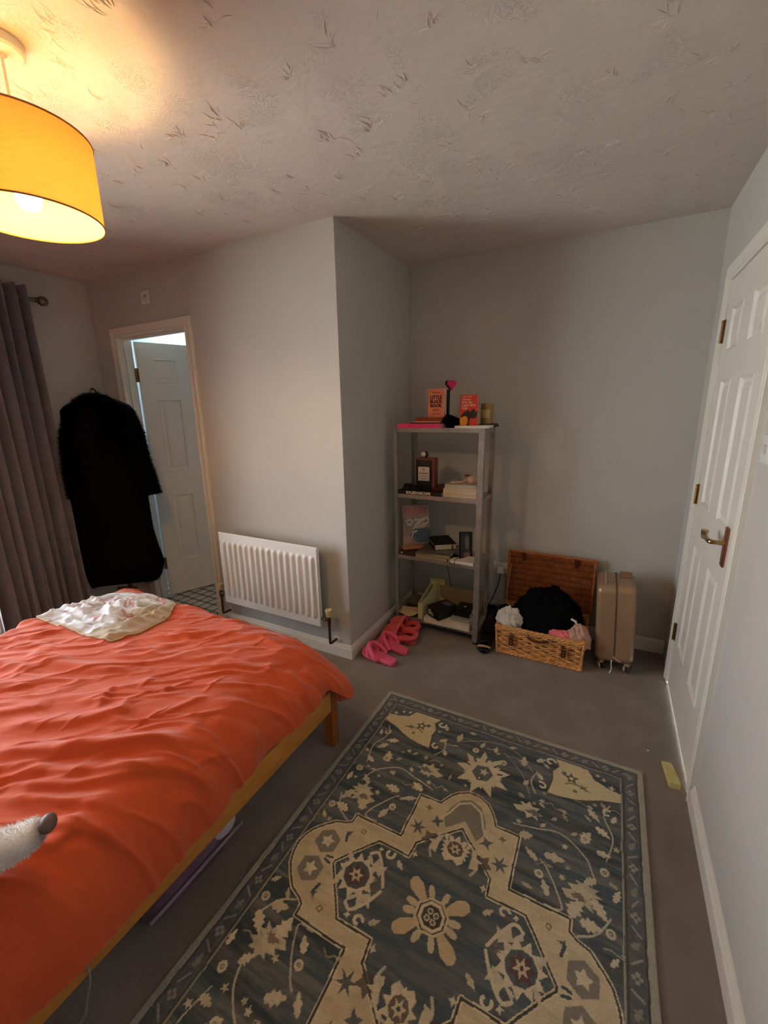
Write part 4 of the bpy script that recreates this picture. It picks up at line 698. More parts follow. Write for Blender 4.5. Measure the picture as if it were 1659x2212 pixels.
q = MB(); q.tube([(.266, -.18, .05), (.27, 0, .055), (.266, .18, .05)], .006, 8); q.build('zip', mat('zip_grey', (150, 140, 148), .5), t)
t = thing('white_cable', 'thin white cable hanging down from the bed rail to the carpet', 'cable', (BXR+.006, .30, 0)); q = MB(); q.tube(spline([(.006, .0, .325), (.005, 0, .27), (.006, .0, .2), (-.03, -.005, .1), (-.06, -.01, .02), (-.07, -.04, .005), (-.10, -.1, .005)], 30), .0028, 8); q.build('cable', mat('white_cable_jacket', (170, 164, 160), .5), t)
# ------------------------------------------------------------------ dog whose muzzle reaches in over the bed
DOGM = bpy.data.materials.new('white_dog_fur'); DOGM = mat('white_dog_fur', (226, 214, 206), .9, var=.08, vscale=20, bump=.5, bscale=140, bdist=.004, sheen=.3)
def skin(name, nodes, edges, m, parent, sub=2):
    me = bpy.data.meshes.new(name); me.from_pydata([n[:3] for n in nodes], edges, []); o = bpy.data.objects.new(name, me); COL.objects.link(o); o.parent = parent; md = o.modifiers.new('skin', 'SKIN'); md.use_smooth_shade = True
    for i, n in enumerate(nodes): r = n[3] if isinstance(n[3], tuple) else (n[3], n[3]); me.skin_vertices[0].data[i].radius = r; me.skin_vertices[0].data[i].use_root = (i == 0)
    s_ = o.modifiers.new('sub', 'SUBSURF'); s_.levels = sub; s_.render_levels = sub; me.materials.append(m); return o
DBZ = bed_z(-1.62, -.1) if False else .50
t = thing('dog', 'white dog poking its grey-tipped muzzle in over the orange duvet at the left edge', 'dog', (-1.116, .227, 0), math.atan2(.773, .634))
nodes = [(-.60, .02, .63, .085), (-.46, .01, .64, .095), (-.32, 0, .645, .10), (-.22, 0, .63, .075), (-.15, 0, .61, .068), (-.085, 0, .60, .070), (-.03, 0, .588, .052), (.03, 0, .592, (.046, .036)), (.07, 0, .603, (.042, .032)), (.105, 0, .614, (.036, .026)),
 (-.69, .02, .66, .03), (-.78, .05, .64, .016), (-.33, .075, .60, .042), (-.27, .085, .56, .028), (-.20, .085, .545, .024), (-.15, .085, .54, .024), (-.33, -.075, .60, .042), (-.27, -.085, .56, .028), (-.20, -.085, .545, .024), (-.15, -.085, .54, .024),
 (-.58, .09, .60, .06), (-.50, .12, .57, .036), (-.60, .13, .545, .026), (-.52, .135, .54, .024), (-.47, .135, .54, .024), (-.58, -.08, .60, .06), (-.50, -.11, .57, .036), (-.60, -.12, .545, .026), (-.52, -.125, .54, .024), (-.47, -.125, .54, .024)]
edges = [(0, 1), (1, 2), (2, 3), (3, 4), (4, 5), (5, 6), (6, 7), (7, 8), (8, 9), (0, 10), (10, 11), (2, 12), (12, 13), (13, 14), (14, 15), (2, 16), (16, 17), (17, 18), (18, 19), (0, 20), (20, 21), (21, 22), (22, 23), (23, 24), (0, 25), (25, 26), (26, 27), (27, 28), (28, 29)]
o = skin('tmp', nodes, edges, DOGM, t); dg = bpy.context.evaluated_depsgraph_get(); dg.update(); me = bpy.data.meshes.new_from_object(o.evaluated_get(dg)); bpy.data.objects.remove(o)
V = np.array([v.co[:] for v in me.vertices]); F = [tuple(p.vertices) for p in me.polygons]
def dog_col(x): k = np.clip((x-.082)/.03, 0, 1)[:, None]; return np.array(lin((240, 236, 234)))*(1-k)+np.array(lin((158, 132, 128)))*k
DV = mat('dog_coat', (255, 255, 255), .9, var=.08, vscale=20, bump=.5, bscale=140, bdist=.004, sheen=.3, vcol='Col')
q = MB(); q.add(V, F); bd = q.build('body', DV, t, ang=180, col=dog_col(V[:, 0]))
fr_ = fur([bd], 40000, .008, DV, t, 'fur_strands', 8, .0016, .0); fv = np.array([v.co[:] for v in fr_.data.vertices]); at = fr_.data.color_attributes.new('Col', 'FLOAT_COLOR', 'POINT'); at.data.foreach_set('color', np.c_[dog_col(fv[:, 0]), np.ones(len(fv))].ravel())
q = MB(); q.sphere((.112, 0, .623), (.017, .023, .019), 20, 14); q.build('nose', mat('dog_nose', (112, 90, 86), .5, var=.1, bump=.3, bscale=200), t)
for s in (1, -1):
    q = MB(); q.sphere((-.025, s*.046, .628), .011, 14, 10); q.build('eye', mat('dog_eye', (24, 16, 12), .15), t)
    q = MB(); q.sphere((-.115, s*.072, .615), (.04, .014, .06), 16, 12, rotm(s*.35, .3, 0)); q.build('ear', mat('tan_dog_ear', (150, 112, 84), .9, bump=.5, bscale=140), t)
# ------------------------------------------------------------------ metal shelf unit
SX0, SX1, SY0, SY1 = -1.2216, -.6503, 2.483, 2.753; TOPS = (1.40, .972, .545, .09)
t = thing('shelf_unit', 'narrow galvanised metal shelf unit with four shelves in the alcove corner', 'shelf', (0, 0, 0))
def post(x, y, sx, sy):
    q = MB(); w_ = .034; th = .0022
    fx = -.018 if (x == SX0 and y == SY0) else sx*w_
    q.b2((x, y, 0), (x+fx, y+sy*th, 1.398)); q.b2((x, y+sy*th, 0), (x+sx*th, y+sy*w_, 1.398)); p = q.build('post', M_STEEL, t, smooth=False)
    for z in TOPS:
        s = MB(); s.lathe([(0, 0), (.0045, 0), (.0035, .0025), (0, .003)], 10, (x+fx*.5, y-sy*.0002, z-.014), rotm(sy*PI/2, 0, 0)); s.build('bolt', M_STEEL, p)
    q = MB(); q.b2((x-sx*.001, y-sy*.001, 0), (x+fx, y+sy*.006, .012)); q.b2((x-sx*.001, y-sy*.001, 0), (x+sx*.006, y+sy*w_, .012)); q.build('foot_cap', mat('grey_plastic_foot', (70, 70, 70), .6), p, smooth=False)
for x, sx in ((SX0, 1), (SX1, -1)):
    for y, sy in ((SY0, 1), (SY1, -1)): post(x, y, sx, sy)
for z in TOPS:
    q = MB(); a, b_, c, d = SX0+.003, SX1-.003, SY0+.003, SY1-.003; q.b2((a, c, z-.002), (b_, d, z))
    for lo, hi in (((a, c, z-.028), (b_, c+.002, z-.002)), ((a, d-.002, z-.028), (b_, d, z-.002)), ((a, c, z-.028), (a+.002, d, z-.002)), ((b_-.002, c, z-.028), (b_, d, z-.002)), ((a, c, z-.028), (b_, c+.014, z-.0265)), ((a, d-.014, z-.028), (b_, d, z-.0265))): q.b2(lo, hi)
    q.build('shelf_board', M_STEEL, t, smooth=False)
# ------------------------------------------------------------------ books
def book(name, label, w, d, th, loc, rot=(0, 0, 0), cover=(120, 60, 50), pages=M_CREAM, group=None, cat='book', board=.0018, over=.002, soft=False, m=None):
    # local: spine at x=0, fore-edge at x=w, height along y, thickness z
    t = thing(name, label, cat, loc, rot, group); cm = m or mat('cover_%02x%02x%02x' % cover, cover, .5, var=.06, vscale=12)
    q = MB(); q.b2((0, 0, 0), (w, d, board)); q.b2((0, 0, th-board), (w, d, th)); q.b2((-.0004, 0, 0), (board, d, th)); q.build('cover', cm, t, smooth=False)
    q = MB(); q.b2((board+.0005, over, board), (w-over, d-over, th-board)); q.build('pages', pages, t, smooth=False); return t
UPR = (PI/2, 0, 0)
Z = TOPS[0]
book('pink_book', 'bright pink book lying flat at the left end of the top shelf', .20, .30, .026, (-.918, 2.487, Z), (0, 0, PI/2), (238, 62, 128), M_PAPER)
book('booklet', 'thin brown booklet on the pink book, lowest of three', .13, .19, .008, (-.945, 2.50, Z+.026), (0, 0, PI/2-.06), (110, 62, 44), M_PAPER)
book('booklet', 'thin cream booklet sandwiched under the red-brown paperback', .125, .18, .008, (-.93, 2.505, Z+.034), (0, 0, PI/2+.10), (190, 150, 118), M_PAPER)
book('red_brown_paperback', 'red-brown paperback lying flat beneath the standing salmon book', .12, .17, .022, (-.925, 2.515, Z+.042), (0, 0, PI/2+.14), (142, 52, 34), M_PAPER)
t = book('salmon_book', 'salmon book titled LITTLE BLACK BOOK standing on the top shelf', .108, .172, .020, (-1.033, 2.572, Z+.064), UPR, (240, 142, 112), M_PAPER)
INK = mat('dark_red_ink', (52, 14, 16), .6); INK2 = mat('soft_ink', (150, 70, 58), .6)
for s, y, sz, b_ in (('LITTLE', .119, .0285, .0012), ('BLACK', .094, .0275, .0012), ('BOOK', .069, .0275, .0012)): text('lettering', s, sz, INK, t, (.054, y, .0204), bold=b_, sx=.93)
text('small_print', 'OTEGHA UWAGBA' if False else 'A TOOLKIT', .009, INK2, t, (.054, .148, .0204)) if False else None
for y, w_ in ((.148, .052), (.049, .04), (.041, .05), (.022, .056)):
    q = MB()
    for k in range(int(w_/.004)): q.b2((.054-w_/2+k*.004, y-.002-.0008*(k % 3), .0201), (.054-w_/2+k*.004+.0028, y+.002+.0006*(k % 2), .0204))
    q.build('small_print', INK2, t, smooth=False)
t = thing('heart_wand', 'black stick with a hot pink heart head standing behind the salmon book', 'hair brush', (-.917, 2.597, Z+.064), (0, .02, .95)); HPK = mat('hot_pink', (226, 26, 112), .45)
q = MB(); q.b2((-.009, -.007, 0), (.009, .007, .165), .004); q.build('handle', M_BLACK, t)
a = np.linspace(0, 2*PI, 48, endpoint=False); hp = [(16*math.sin(u)**3/16, (13*math.cos(u)-5*math.cos(2*u)-2*math.cos(3*u)-math.cos(4*u))/16) for u in a]
def heart(s, y0, y1, m, nm):
    q = MB(); R_h = []
    for f, y in ((.0, y0), (.85, y0), (1., y0+(y1-y0)*.2), (1., y0+(y1-y0)*.8), (.85, y1), (.0, y1)): R_h.append([(.012+s*f*x, y, .195+s*f*z) for x, z in hp])
    q.grid(np.array(R_h), cv=True); q.build(nm, m, t)
heart(.032, -.024, -.004, HPK, 'heart'); heart(.034, -.005, .012, M_BLACK, 'heart_back')
t = thing('black_pouch', 'black pouch slumped between the two stacks on the top shelf', 'pouch', (-.868, 2.565, Z), (0, 0, .1)); FAB = mat('black_cloth', (6, 6, 7), .9, var=.3, vscale=20, spec=.12, bump=.3, bscale=90)
q = MB(); pg = [(-.066, .046), (-.040, .081), (-.028, .078), (.044, .050), (.049, .044), (.043, .002), (.036, 0), (-.028, 0), (-.034, .004)]; P = []
for y, f in ((-.034, .0), (-.034, .93), (-.030, 1.), (.030, 1.), (.034, .93), (.034, .0)): P.append([(.0+(x-0.)*f, y, .035+(z-.035)*f) for x, z in pg])
q.grid(np.array(P), cv=True); q.build('pouch', FAB, t, ang=50)
book('white_paperback', 'thin white book lying flat under the standing orange-red book', .16, .205, .014, (-.628, 2.488, Z), (0, 0, PI/2+.02), (222, 216, 204), M_PAPER)
t = thing('green_tin', 'dark green folded cloth under the candle jar at the right end of the top shelf', 'cloth', (-.675, 2.67, Z)); q = MB(); q.b2((-.06, -.055, 0), (.05, .06, .012), .004); q.b2((-.055, -.05, .012), (.045, .058, .02), .004); q.build('fold', mat('dark_green_cloth', (44, 54, 44), .85, bump=.3), t)
t = book('red_novel', 'orange-red paperback titled I Know Why the Caged Bird Sings standing upright', .106, .178, .027, (-.818, 2.557, Z+.014), (PI/2, 0, .05), (214, 62, 38), M_CREAM)
WI = mat('white_ink', (240, 214, 190), .6); q = MB()
for s, y in (('I Know', .152), ('Why the', .1355), ('Caged Bird', .119), ('Sings', .1025)): text('lettering', s, .0185, WI, t, (.009, y, .0274), align='LEFT', sx=.98, shear=.12, bold=.0002)
q = MB(); [q.b2((.009+k*.004, .166, .0271), (.012+k*.004, .169, .0274)) for k in range(15)]; q.build('small_print', WI, t, smooth=False)
def flat(nm, pts, m, t, z0=.0270, z1=.0273): q = MB(); q.prism(pts, z0, z1); return q.build(nm, m, t, smooth=False)
flat('sun_print', [(.024+.024*math.cos(u), .026+.03*math.sin(u)) if .026+.03*math.sin(u) > .001 else (.024+.024*math.cos(u), .001) for u in np.linspace(0, 2*PI, 28, endpoint=False)], mat('yellow_print', (240, 164, 56), .6), t, .0270, .0272)
bird = spline([(.002, .048), (.012, .064), (.024, .078), (.042, .088), (.056, .089), (.062, .078), (.066, .086), (.072, .090), (.078, .094), (.088, .096), (.092, .086), (.094, .078), (.099, .082), (.105, .088), (.105, .068), (.103, .056), (.094, .046), (.080, .041), (.064, .043), (.060, .032), (.056, .014), (.060, .002), (.044, .002), (.050, .020), (.050, .040), (.044, .054), (.030, .056), (.014, .048)], 90)[:, :2]
flat('bird_print', [tuple(p) for p in bird], mat('dark_print', (52, 42, 34), .6), t, .0272, .0274)
t = thing('candle_jar', 'amber glass candle jar behind the orange-red paperback', 'candle', (-.685, 2.655, Z+.0202)); q = MB(); q.lathe([(0, 0), (.034, 0), (.038, .006), (.038, .118), (.036, .122), (.0345, .118), (.0345, .008), (0, .008)], 32); q.build('jar', mat('amber_glass', (226, 190, 116), .12, trans=.55, var=.05, coat=.3), t)
q = MB(); q.lathe([(0, .009), (.034, .009), (.034, .078), (0, .08)], 32); q.build('wax', mat('cream_wax', (222, 196, 140), .5, sss=.1), t); q = MB(); q.tube([(0, 0, .078), (.001, 0, .09)], .0012, 6); q.build('wick', M_BLACK, t)
q = MB(); q.grid(np.array([np.c_[.0386*np.cos(np.linspace(-2.4, -.9, 20)), .0386*np.sin(np.linspace(-2.4, -.9, 20)), np.full(20, z)] for z in (.035, .085)])); q.build('label', mat('jar_label', (206, 178, 120), .6), t, solid=.0004)
# second shelf
Z = TOPS[1]
t = book('black_spined_book', 'long black book with white spine lettering at the left of the second shelf', .22, .305, .024, (-.912, 2.487, Z), (0, 0, PI/2), (18, 16, 16), M_PAPER)
text('lettering', 'KALEIDOSCOPE', .024, mat('white_spine_ink', (232, 222, 206), .6), t, (-.0008, .245, .012), (PI/2, 0, -PI/2), bold=.0010, align='LEFT', sx=1.0)
book('dark_red_book', 'dark red book lying behind the brown boxed bottle on the second shelf', .14, .11, .018, (-.90, 2.59, Z+.024), (0, 0, PI/2+.2), (86, 30, 24), M_PAPER)
t = thing('gift_box', 'red-brown box with a black front and a white label on the second shelf', 'box', (-1.058, 2.60, Z+.024), (0, 0, .06)); q = MB(); q.b2((-.066, -.03, 0), (.066, .045, .206), .008, 3); q.build('carton', mat('red_brown_card', (128, 62, 46), .5, var=.15, vscale=14), t)
q = MB(); q.b2((-.062, -.0325, .003), (.046, -.0295, .195), .001); q.build('front_panel', mat('black_card', (16, 13, 13), .5, var=.2), t); q = MB(); q.b2((-.048, -.0337, .058), (.030, -.032, .150), .0004); q.build('label', mat('label_paper', (214, 196, 190), .7), t)
GI = mat('grey_ink', (92, 80, 78), .6); text('lettering', 'Mademoiselle' if False else 'Rosewater' if False else 'Homemade', .014, GI, t, (-.009, -.0339, .109), UPR, bold=.0003, sx=.95)
q = MB(); q.lathe([(.004, 0), (.0075, 0), (.0075, .0003), (.004, .0003)], 6, (-.009, -.0338, .133), rotm(PI/2, 0, 0))
for z, w_ in ((.092, .05), (.086, .034), (.074, .046), (.069, .04)): [q.b2((-.009-w_/2+k*.0035, -.034, z-.0012), (-.009-w_/2+k*.0035+.0024, -.0337, z+.0012)) for k in range(int(w_/.0035))]
q.build('small_print', GI, t, smooth=False)
t = thing('crescent_trinket', 'small black and white crescent trinket on top of the red-brown box', 'trinket', (-1.078, 2.61, Z+.2315)); q = MB(); u = np.linspace(-1.9, 1.5, 24); q.tube(np.c_[.02*np.cos(u), np.zeros(24), .02+.02*np.sin(u)], .002+.007*np.sin(np.linspace(0, PI, 24)), 10, flat=.7); q.build('crescent', mat('gloss_black', (10, 10, 10), .15), t); q = MB(); q.sphere((-.010, .002, .02), (.016, .006, .016), 20, 12); q.build('disc', mat('pearl_white', (220, 216, 210), .25), t)
t = thing('black_strap_coil', 'coiled black strap at the left end of the second shelf', 'strap', (-1.165, 2.535, Z+.024)); q = MB(); a = np.linspace(0, 6*PI, 90); q.tube(np.c_[(.024+.006*np.sin(a*.31))*np.cos(a), (.024+.005*np.cos(a*.4))*np.sin(a), .007+.03*a/(6*PI)], .0058, 8); q.build('coil', M_BLACK, t)
zz = Z
for k, (w_, d_, h_, x, y, a) in enumerate(((.165, .215, .016, -.690, 2.500, 0), (.165, .215, .013, -.692, 2.502, .01), (.165, .214, .015, -.691, 2.498, -.01), (.163, .212, .014, -.690, 2.503, .015), (.160, .20, .024, -.694, 2.506, .03))):
    book('cream_book', ('cream paperback at the bottom of the stack on the second shelf', 'cream paperback second from the bottom of the stack on the second shelf', 'cream paperback in the middle of the stack on the second shelf', 'cream paperback just below the thick top book of the second-shelf stack', 'thick pale book topping the cream stack on the second shelf')[k], w_, d_, h_, (x, y, zz), (0, 0, PI/2+a), ((214, 198, 168), (206, 190, 158), (216, 200, 172), (208, 194, 164), (196, 186, 168))[k], M_CREAM, 'cream books stacked on the second shelf'); zz += h_
t = thing('facial_roller', 'pale pink handled trinket lying on the cream book stack', 'trinket', (-.80, 2.555, zz), (0, 0, .5)); q = MB(); q.tube([(-.075, 0, .009), (-.03, 0, .009), (.01, 0, .012), (.04, 0, .034)], [.008, .0085, .007, .006], 12); q.build('handle', mat('pale_pink_resin', (214, 172, 152), .4), t); q = MB(); q.tube([(.015, -.014, .055), (.045, 0, .05), (.07, .012, .036)], .0065, 10); q.build('arm', mat('brown_resin', (136, 88, 64), .4), t); q = MB(); q.sphere((.05, -.028, .0265), (.026, .02, .026), 18, 12); q.build('stone', mat('pale_pink_resin', (214, 172, 152), .4), t)
# third shelf
Z = TOPS[2]; AW = np.zeros((61, 97, 3)); uu, vv = np.meshgrid(np.linspace(0, 1, 61), np.linspace(0, 1, 97), indexing='ij'); AW[:] = lin((126, 112, 108))
n1 = vnoise(uu, vv, 5, 6, 71, 3); AW[:] = AW*(1-.5*n1[..., None])+np.array(lin((168, 156, 146)))*.5*n1[..., None]
def bl(m_, c, k=1.): AW[m_] = AW[m_]*(1-k)+np.array(lin(c))*k
bl(vv > .74, (170, 132, 126), .6)
for x in np.arange(.08, .92, .095): bl((np.abs(uu-x-.02*np.sin(vv*40)) < .022) & (vv > .8) & (vv < .95), (176, 66, 62), .8)
bl((((uu-.68)/.4)**2+((vv-.36)/.17)**2 < 1+.6*(n1-.5)), (44, 78, 92), .85); bl(vv < .1+.06*n1, (128, 74, 58), .8)
for pts in ([(.4, .50), (.5, .60), (.7, .64), (.9, .72), (.97, .66), (.93, .60), (.75, .58)], [(.42, .66), (.48, .70), (.55, .66), (.8, .70)], [(.12, .66), (.25, .70), (.36, .64), (.28, .58), (.16, .6)], [(.3, .3), (.36, .42), (.5, .44)]): d, _, _ = segd(uu, vv, pts); bl(d < .022, (204, 192, 180), .85)
bl((((uu-.64)/.24)**2+((vv-.54)/.05)**2 < 1), (196, 176, 160), .7); bl((vv < .32) & (uu < .42) & (n1 > .5), (174, 142, 120), .6)
t = thing('picture_annual', 'large illustrated picture book with a red title leaning at the back of the third shelf', 'book', (-1.196, 2.535, Z), (0, 0, math.atan2(.124, .15)))
q = MB(); tl = .05; X, V_ = uu*.192, vv*.325; q.grid(np.stack([X, tl*vv-.0012, V_], -1)); q.build('front_cover', mat('printed_cover', (255, 255, 255), .45, vcol='Col', var=.03), t, col=AW.reshape(-1, 3), ang=180, solid=-.001)
q = MB(); q.add([(0, 0, 0), (.192, 0, 0), (.192, tl, .325), (0, tl, .325), (0, .012, -0.0), (.192, .012, 0), (.192, tl+.012, .325), (0, tl+.012, .325)], [(0, 1, 2, 3), (7, 6, 5, 4), (0, 4, 5, 1), (3, 2, 6, 7), (0, 3, 7, 4), (1, 5, 6, 2)]); q.build('page_block', M_PAPER, t, smooth=False)
t = book('brown_hardback', 'dark brown hardback with a small white mark at the left of the third shelf', .17, .12, .034, (-1.09, 2.487, Z), (0, 0, PI/2), (70, 32, 26), M_PAPER); q = MB(); q.b2((-.001, .098, .010), (-.0004, .108, .022)); q.build('spine_mark', M_PAPER, t, smooth=False)
t = thing('copper_purse', 'copper brown fabric purse lying on the dark brown hardback', 'purse', (-1.135, 2.545, Z+.0345), (0, 0, .7)); q = MB(); q.b2((-.075, -.032, 0), (.075, .032, .022), .01, 3); q.build('purse', mat('copper_fabric', (168, 104, 76), .6, var=.15, vscale=20, bump=.4, bscale=60), t); q = MB(); q.tube([(-.072, -.030, .013), (0, -.034, .015), (.072, -.030, .013)], .003, 8); q.build('zip', mat('zip_brass', (190, 140, 100), .3, .8), t)
zz = Z
for k, (h_, a, cv) in enumerate(((.012, 0, (178, 160, 124)), (.013, .03, (150, 132, 100)), (.012, -.03, (186, 168, 134)), (.014, .05, (90, 84, 74)))):
    book('magazine', ('magazine at the bottom of the stack on the third shelf', 'magazine second from the bottom of the stack on the third shelf', 'magazine third from the bottom of the stack on the third shelf', 'dark-covered magazine topping the stack under the black notebook')[k], .20, .225, h_, (-.868+.008*k, 2.492, zz), (0, 0, PI/2+a), cv, M_CREAM, 'magazines stacked on the third shelf', 'magazine', board=.0008, over=.0006); zz += h_
t = book('black_notebook', 'thick black notebook with cream pages and an elastic band on the magazines', .15, .20, .040, (-.965, 2.52, zz), (0, 0, .62), (12, 12, 14), M_CREAM, cat='notebook', board=.003)
q = MB(); q.b2((.118, -.0008, .0008), (.125, .2008, .0412)); q.build('elastic_band', M_BLACK, t, smooth=False); q = MB(); q.b2((.003, -.001, .031), (.149, .004, .0335)); q.b2((-.001, .0, .031), (.004, .198, .0335)); q.build('white_edge', M_PAPER, t, smooth=False)
t = thing('photo_frame', 'small black photo frame leaning beside the magazine stack on the third shelf', 'photo frame', (-.79, 2.52, Z+.018), (-.20, .16, 1.02)); q = MB(); w_, h_, f_ = .108, .178, .012
for lo, hi in (((0, 0, 0), (w_, .012, f_)), ((0, 0, h_-f_), (w_, .012, h_)), ((0, 0, f_), (f_, .012, h_-f_)), ((w_-f_, 0, f_), (w_, .012, h_-f_))): q.b2(lo, hi, .002)
q.build('frame', mat('black_frame', (18, 12, 12), .35), t); q = MB(); q.b2((f_-.002, .008, f_-.002), (w_-f_+.002, .011, h_-f_+.002)); q.build('back_board', M_BLACK, t, smooth=False)
pu, pv = np.meshgrid(np.linspace(0, 1, 25), np.linspace(0, 1, 41), indexing='ij'); pc = np.tile(np.array(lin((66, 58, 52))), (25, 41, 1)); n2 = vnoise(pu, pv, 5, 7, 73, 2)
for m_, c in (((np.hypot((pu-.62)/.5, (pv-.62)/.7) < .42), (142, 130, 122)), ((np.hypot((pu-.58)/.6, (pv-.84)) < .09), (150, 112, 92)), ((np.hypot((pu-.3)/.5, (pv-.4)/.6) < .4), (40, 38, 40)), ((pv < .2) & (pu > .35), (176, 112, 80))): pc[m_] = pc[m_]*.3+np.array(lin(c))*.7
q = MB(); q.grid(np.stack([f_+pu*(w_-2*f_), np.full_like(pu, .0065), f_+pv*(h_-2*f_)], -1)); q.build('photograph', mat('photo_print', (255, 255, 255), .3, vcol='Col', var=.05), t, col=pc.reshape(-1, 3), ang=180)
q = MB(); q.b2((w_/2-.02, .012, .0), (w_/2+.02, .014, .12)); st_ = q.build('strut', M_BLACK, t, smooth=False)
t = thing('tangled_cable', 'tangled black cord in front of the photo frame on the third shelf', 'cord', (-.855, 2.545, Z)); q = MB(); a = np.linspace(0, 9*PI, 140); q.tube(np.c_[(.035+.014*np.sin(a*.37))*np.cos(a), (.022+.010*np.cos(a*.53))*np.sin(a*1.02), .008+.010*(1+np.sin(a*.71))], .005, 7); q.build('cord', M_BLACK, t)
t = book('white_notebook', 'white notebook tied with dark string at the front of the third shelf', .12, .165, .020, (-.688, 2.474, Z), (0, 0, PI/2-.03), (222, 216, 202), M_PAPER, cat='notebook'); q = MB()
for y in (.125, .155): q.tube([(-.002, y, .022), (-.0025, y, -.001), (-.004, y+.002, -.012)], .0016, 6); q.tube([(-.002, y, .022), (.05, y-.004, .0222)], .0016, 6)
q.build('string', mat('dark_string', (60, 40, 36), .8), t)
t = thing('hanging_cable', 'thin dark cord hanging from the third shelf down to the bottom shelf', 'cord', (-.965, 2.755, 0)); q = MB(); q.tube(spline([(0, 0, .57), (-.004, .012, .52), (-.012, .012, .45), (.015, .01, .36), (.03, .008, .28), (.055, .012, .18), (.06, .015, .1)], 36), .0022, 6); q.build('cord', mat('dark_brown_cord', (52, 30, 26), .6), t)
# bottom shelf
Z = TOPS[3]
book('dark_folder', 'dark folder lying under the loose papers on the bottom shelf', .17, .135, .012, (-1.085, 2.495, Z), (0, 0, PI/2+.05), (58, 52, 46), M_PAPER)
PAP = mat('manila_paper', (206, 180, 140), .8, var=.06)
t = thing('loose_papers', 'loose cream papers fanned out at the left of the bottom shelf', 'papers', (-1.16, 2.53, Z+.0125))
for k in range(4):
    X, Y = np.meshgrid(np.linspace(-.065, .065, 12), np.linspace(-.05, .05, 10), indexing='ij'); q = MB(); q.grid(np.stack([X, Y, .002+.0032*k+.012*(1+np.sin(X*22+k))*np.abs(X)*4*(k > 1)+.004*np.sin(Y*30+k)**2], -1)); q.build('sheet', PAP, t, solid=.0006, loc=(.006*k-.01, .004*k-.006, 0), rot=(0, 0, -.35+.22*k))
t = thing('green_bundle', 'dark green wrapped bundle behind the loose papers on the bottom shelf', 'bundle', (-1.15, 2.66, Z+.0005)); q = MB(); P = []; aa = np.arange(30)*2*PI/30
for x in np.linspace(-.06, .06, 16): k = math.sqrt(max(1-(x/.063)**4, .02)); P.append(np.c_[np.full(30, x), .055*k*np.cos(aa), .045+.043*k*np.sin(aa)+.004*np.sin(aa*5+x*60)])
q.grid(np.array(P), cv=True); q.build('wrap', mat('olive_wrap', (74, 74, 56), .7, var=.3, vscale=22, bump=.6, bscale=40), t)
t = thing('magazine_file', 'pale green card file standing upright beside the black box book', 'magazine file', (-1.075, 2.495, Z), (0, 0, -.10)); CARD = mat('pale_green_card', (196, 190, 146), .75, var=.06); q = MB(); th_ = .0025
q.b2((0, 0, 0), (.034, .22, th_)); q.b2((0, 0, th_), (.034, th_, .118)); q.b2((0, .22-th_, th_), (.034, .22, .20)); 
for x in (0, .034-th_): q.add([(x, th_, th_), (x, .2175, th_), (x, .2175, .20), (x, .12, .165), (x, th_, .118), (x+th_, th_, th_), (x+th_, .2175, th_), (x+th_, .2175, .20), (x+th_, .12, .165), (x+th_, th_, .118)], [(4, 3, 2, 1, 0), (5, 6, 7, 8, 9), (0, 1, 6, 5), (1, 2, 7, 6), (2, 3, 8, 7), (3, 4, 9, 8), (4, 0, 5, 9)])
q.build('card', CARD, t, smooth=False); q = MB(); q.b2((.004, .006, th_), (.030, .21, .108)); q.build('papers', M_CREAM, t, smooth=False)
t = book('large_white_book', 'large thick white book lying at the front of the bottom shelf', .215, .315, .040, (-.702, 2.462, Z), (0, 0, PI/2), (216, 206, 190), M_PAPER); zb = Z+.040
t = book('black_box_book', 'thick black book with small white lettering on the large white book', .115, .165, .072, (-1.005, 2.50, zb), (0, 0, -.50), (14, 13, 13), mat('black_edged_pages', (30, 27, 26), .6), m=mat('black_hard_cover', (14, 13, 13), .4))
q = MB(); q.b2((-.0008, -.0006, .0), (.1155, .001, .0722)); q.build('front_edge', mat('black_hard_cover', ()) if False else MATS['black_hard_cover'], t, smooth=False)
for s, z in (('Early', .046), ('Modern', .034), ('Moments', .022)): text('lettering', s, .0145, M_PAPER, t, (.010, -.0010, z), (PI/2, 0, 0), align='LEFT', bold=.0003)
q = MB(); q.b2((.03, .10, .0722), (.095, .15, .0726)); q.build('cover_panel', mat('grey_panel', (92, 84, 80), .5), t, smooth=False)
t = book('grey_book', 'pale grey book with white pages on the large white book, right of the black book', .15, .125, .026, (-.708, 2.495, zb), (0, 0, PI/2+.02), (150, 146, 136), M_PAPER)
book('black_white_book', 'black paperback with a white edge on the pale grey book', .13, .115, .020, (-.716, 2.52, zb+.026), (0, 0, PI/2-.03), (22, 20, 20), M_PAPER)
t = book('black_top_book', 'small black book with a white mark topping the right-hand pile on the bottom shelf', .11, .11, .020, (-.712, 2.555, zb+.046), (0, 0, PI/2), (20, 19, 20), M_PAPER); q = MB(); q.b2((.04, .05, .0201), (.052, .066, .0204)); q.build('cover_mark', M_PAPER, t, smooth=False)
t = thing('cardboard_sheet', 'sheet of brown cardboard standing at the back of the bottom shelf', 'cardboard', (-.85, 2.742, Z)); q = MB(); q.b2((-.155, -.004, 0), (.16, .0, .17)); q.build('card', mat('brown_card', (136, 112, 86), .8, var=.06), t, smooth=False)
t = thing('yellow_sheet', 'pale yellow card standing at the back left of the bottom shelf', 'card', (-1.02, 2.735, Z), (-.06, 0, .05)); q = MB(); q.b2((-.06, -.003, 0), (.05, 0, .21)); q.build('card', mat('pale_yellow_card', (196, 180, 116), .8), t, smooth=False)
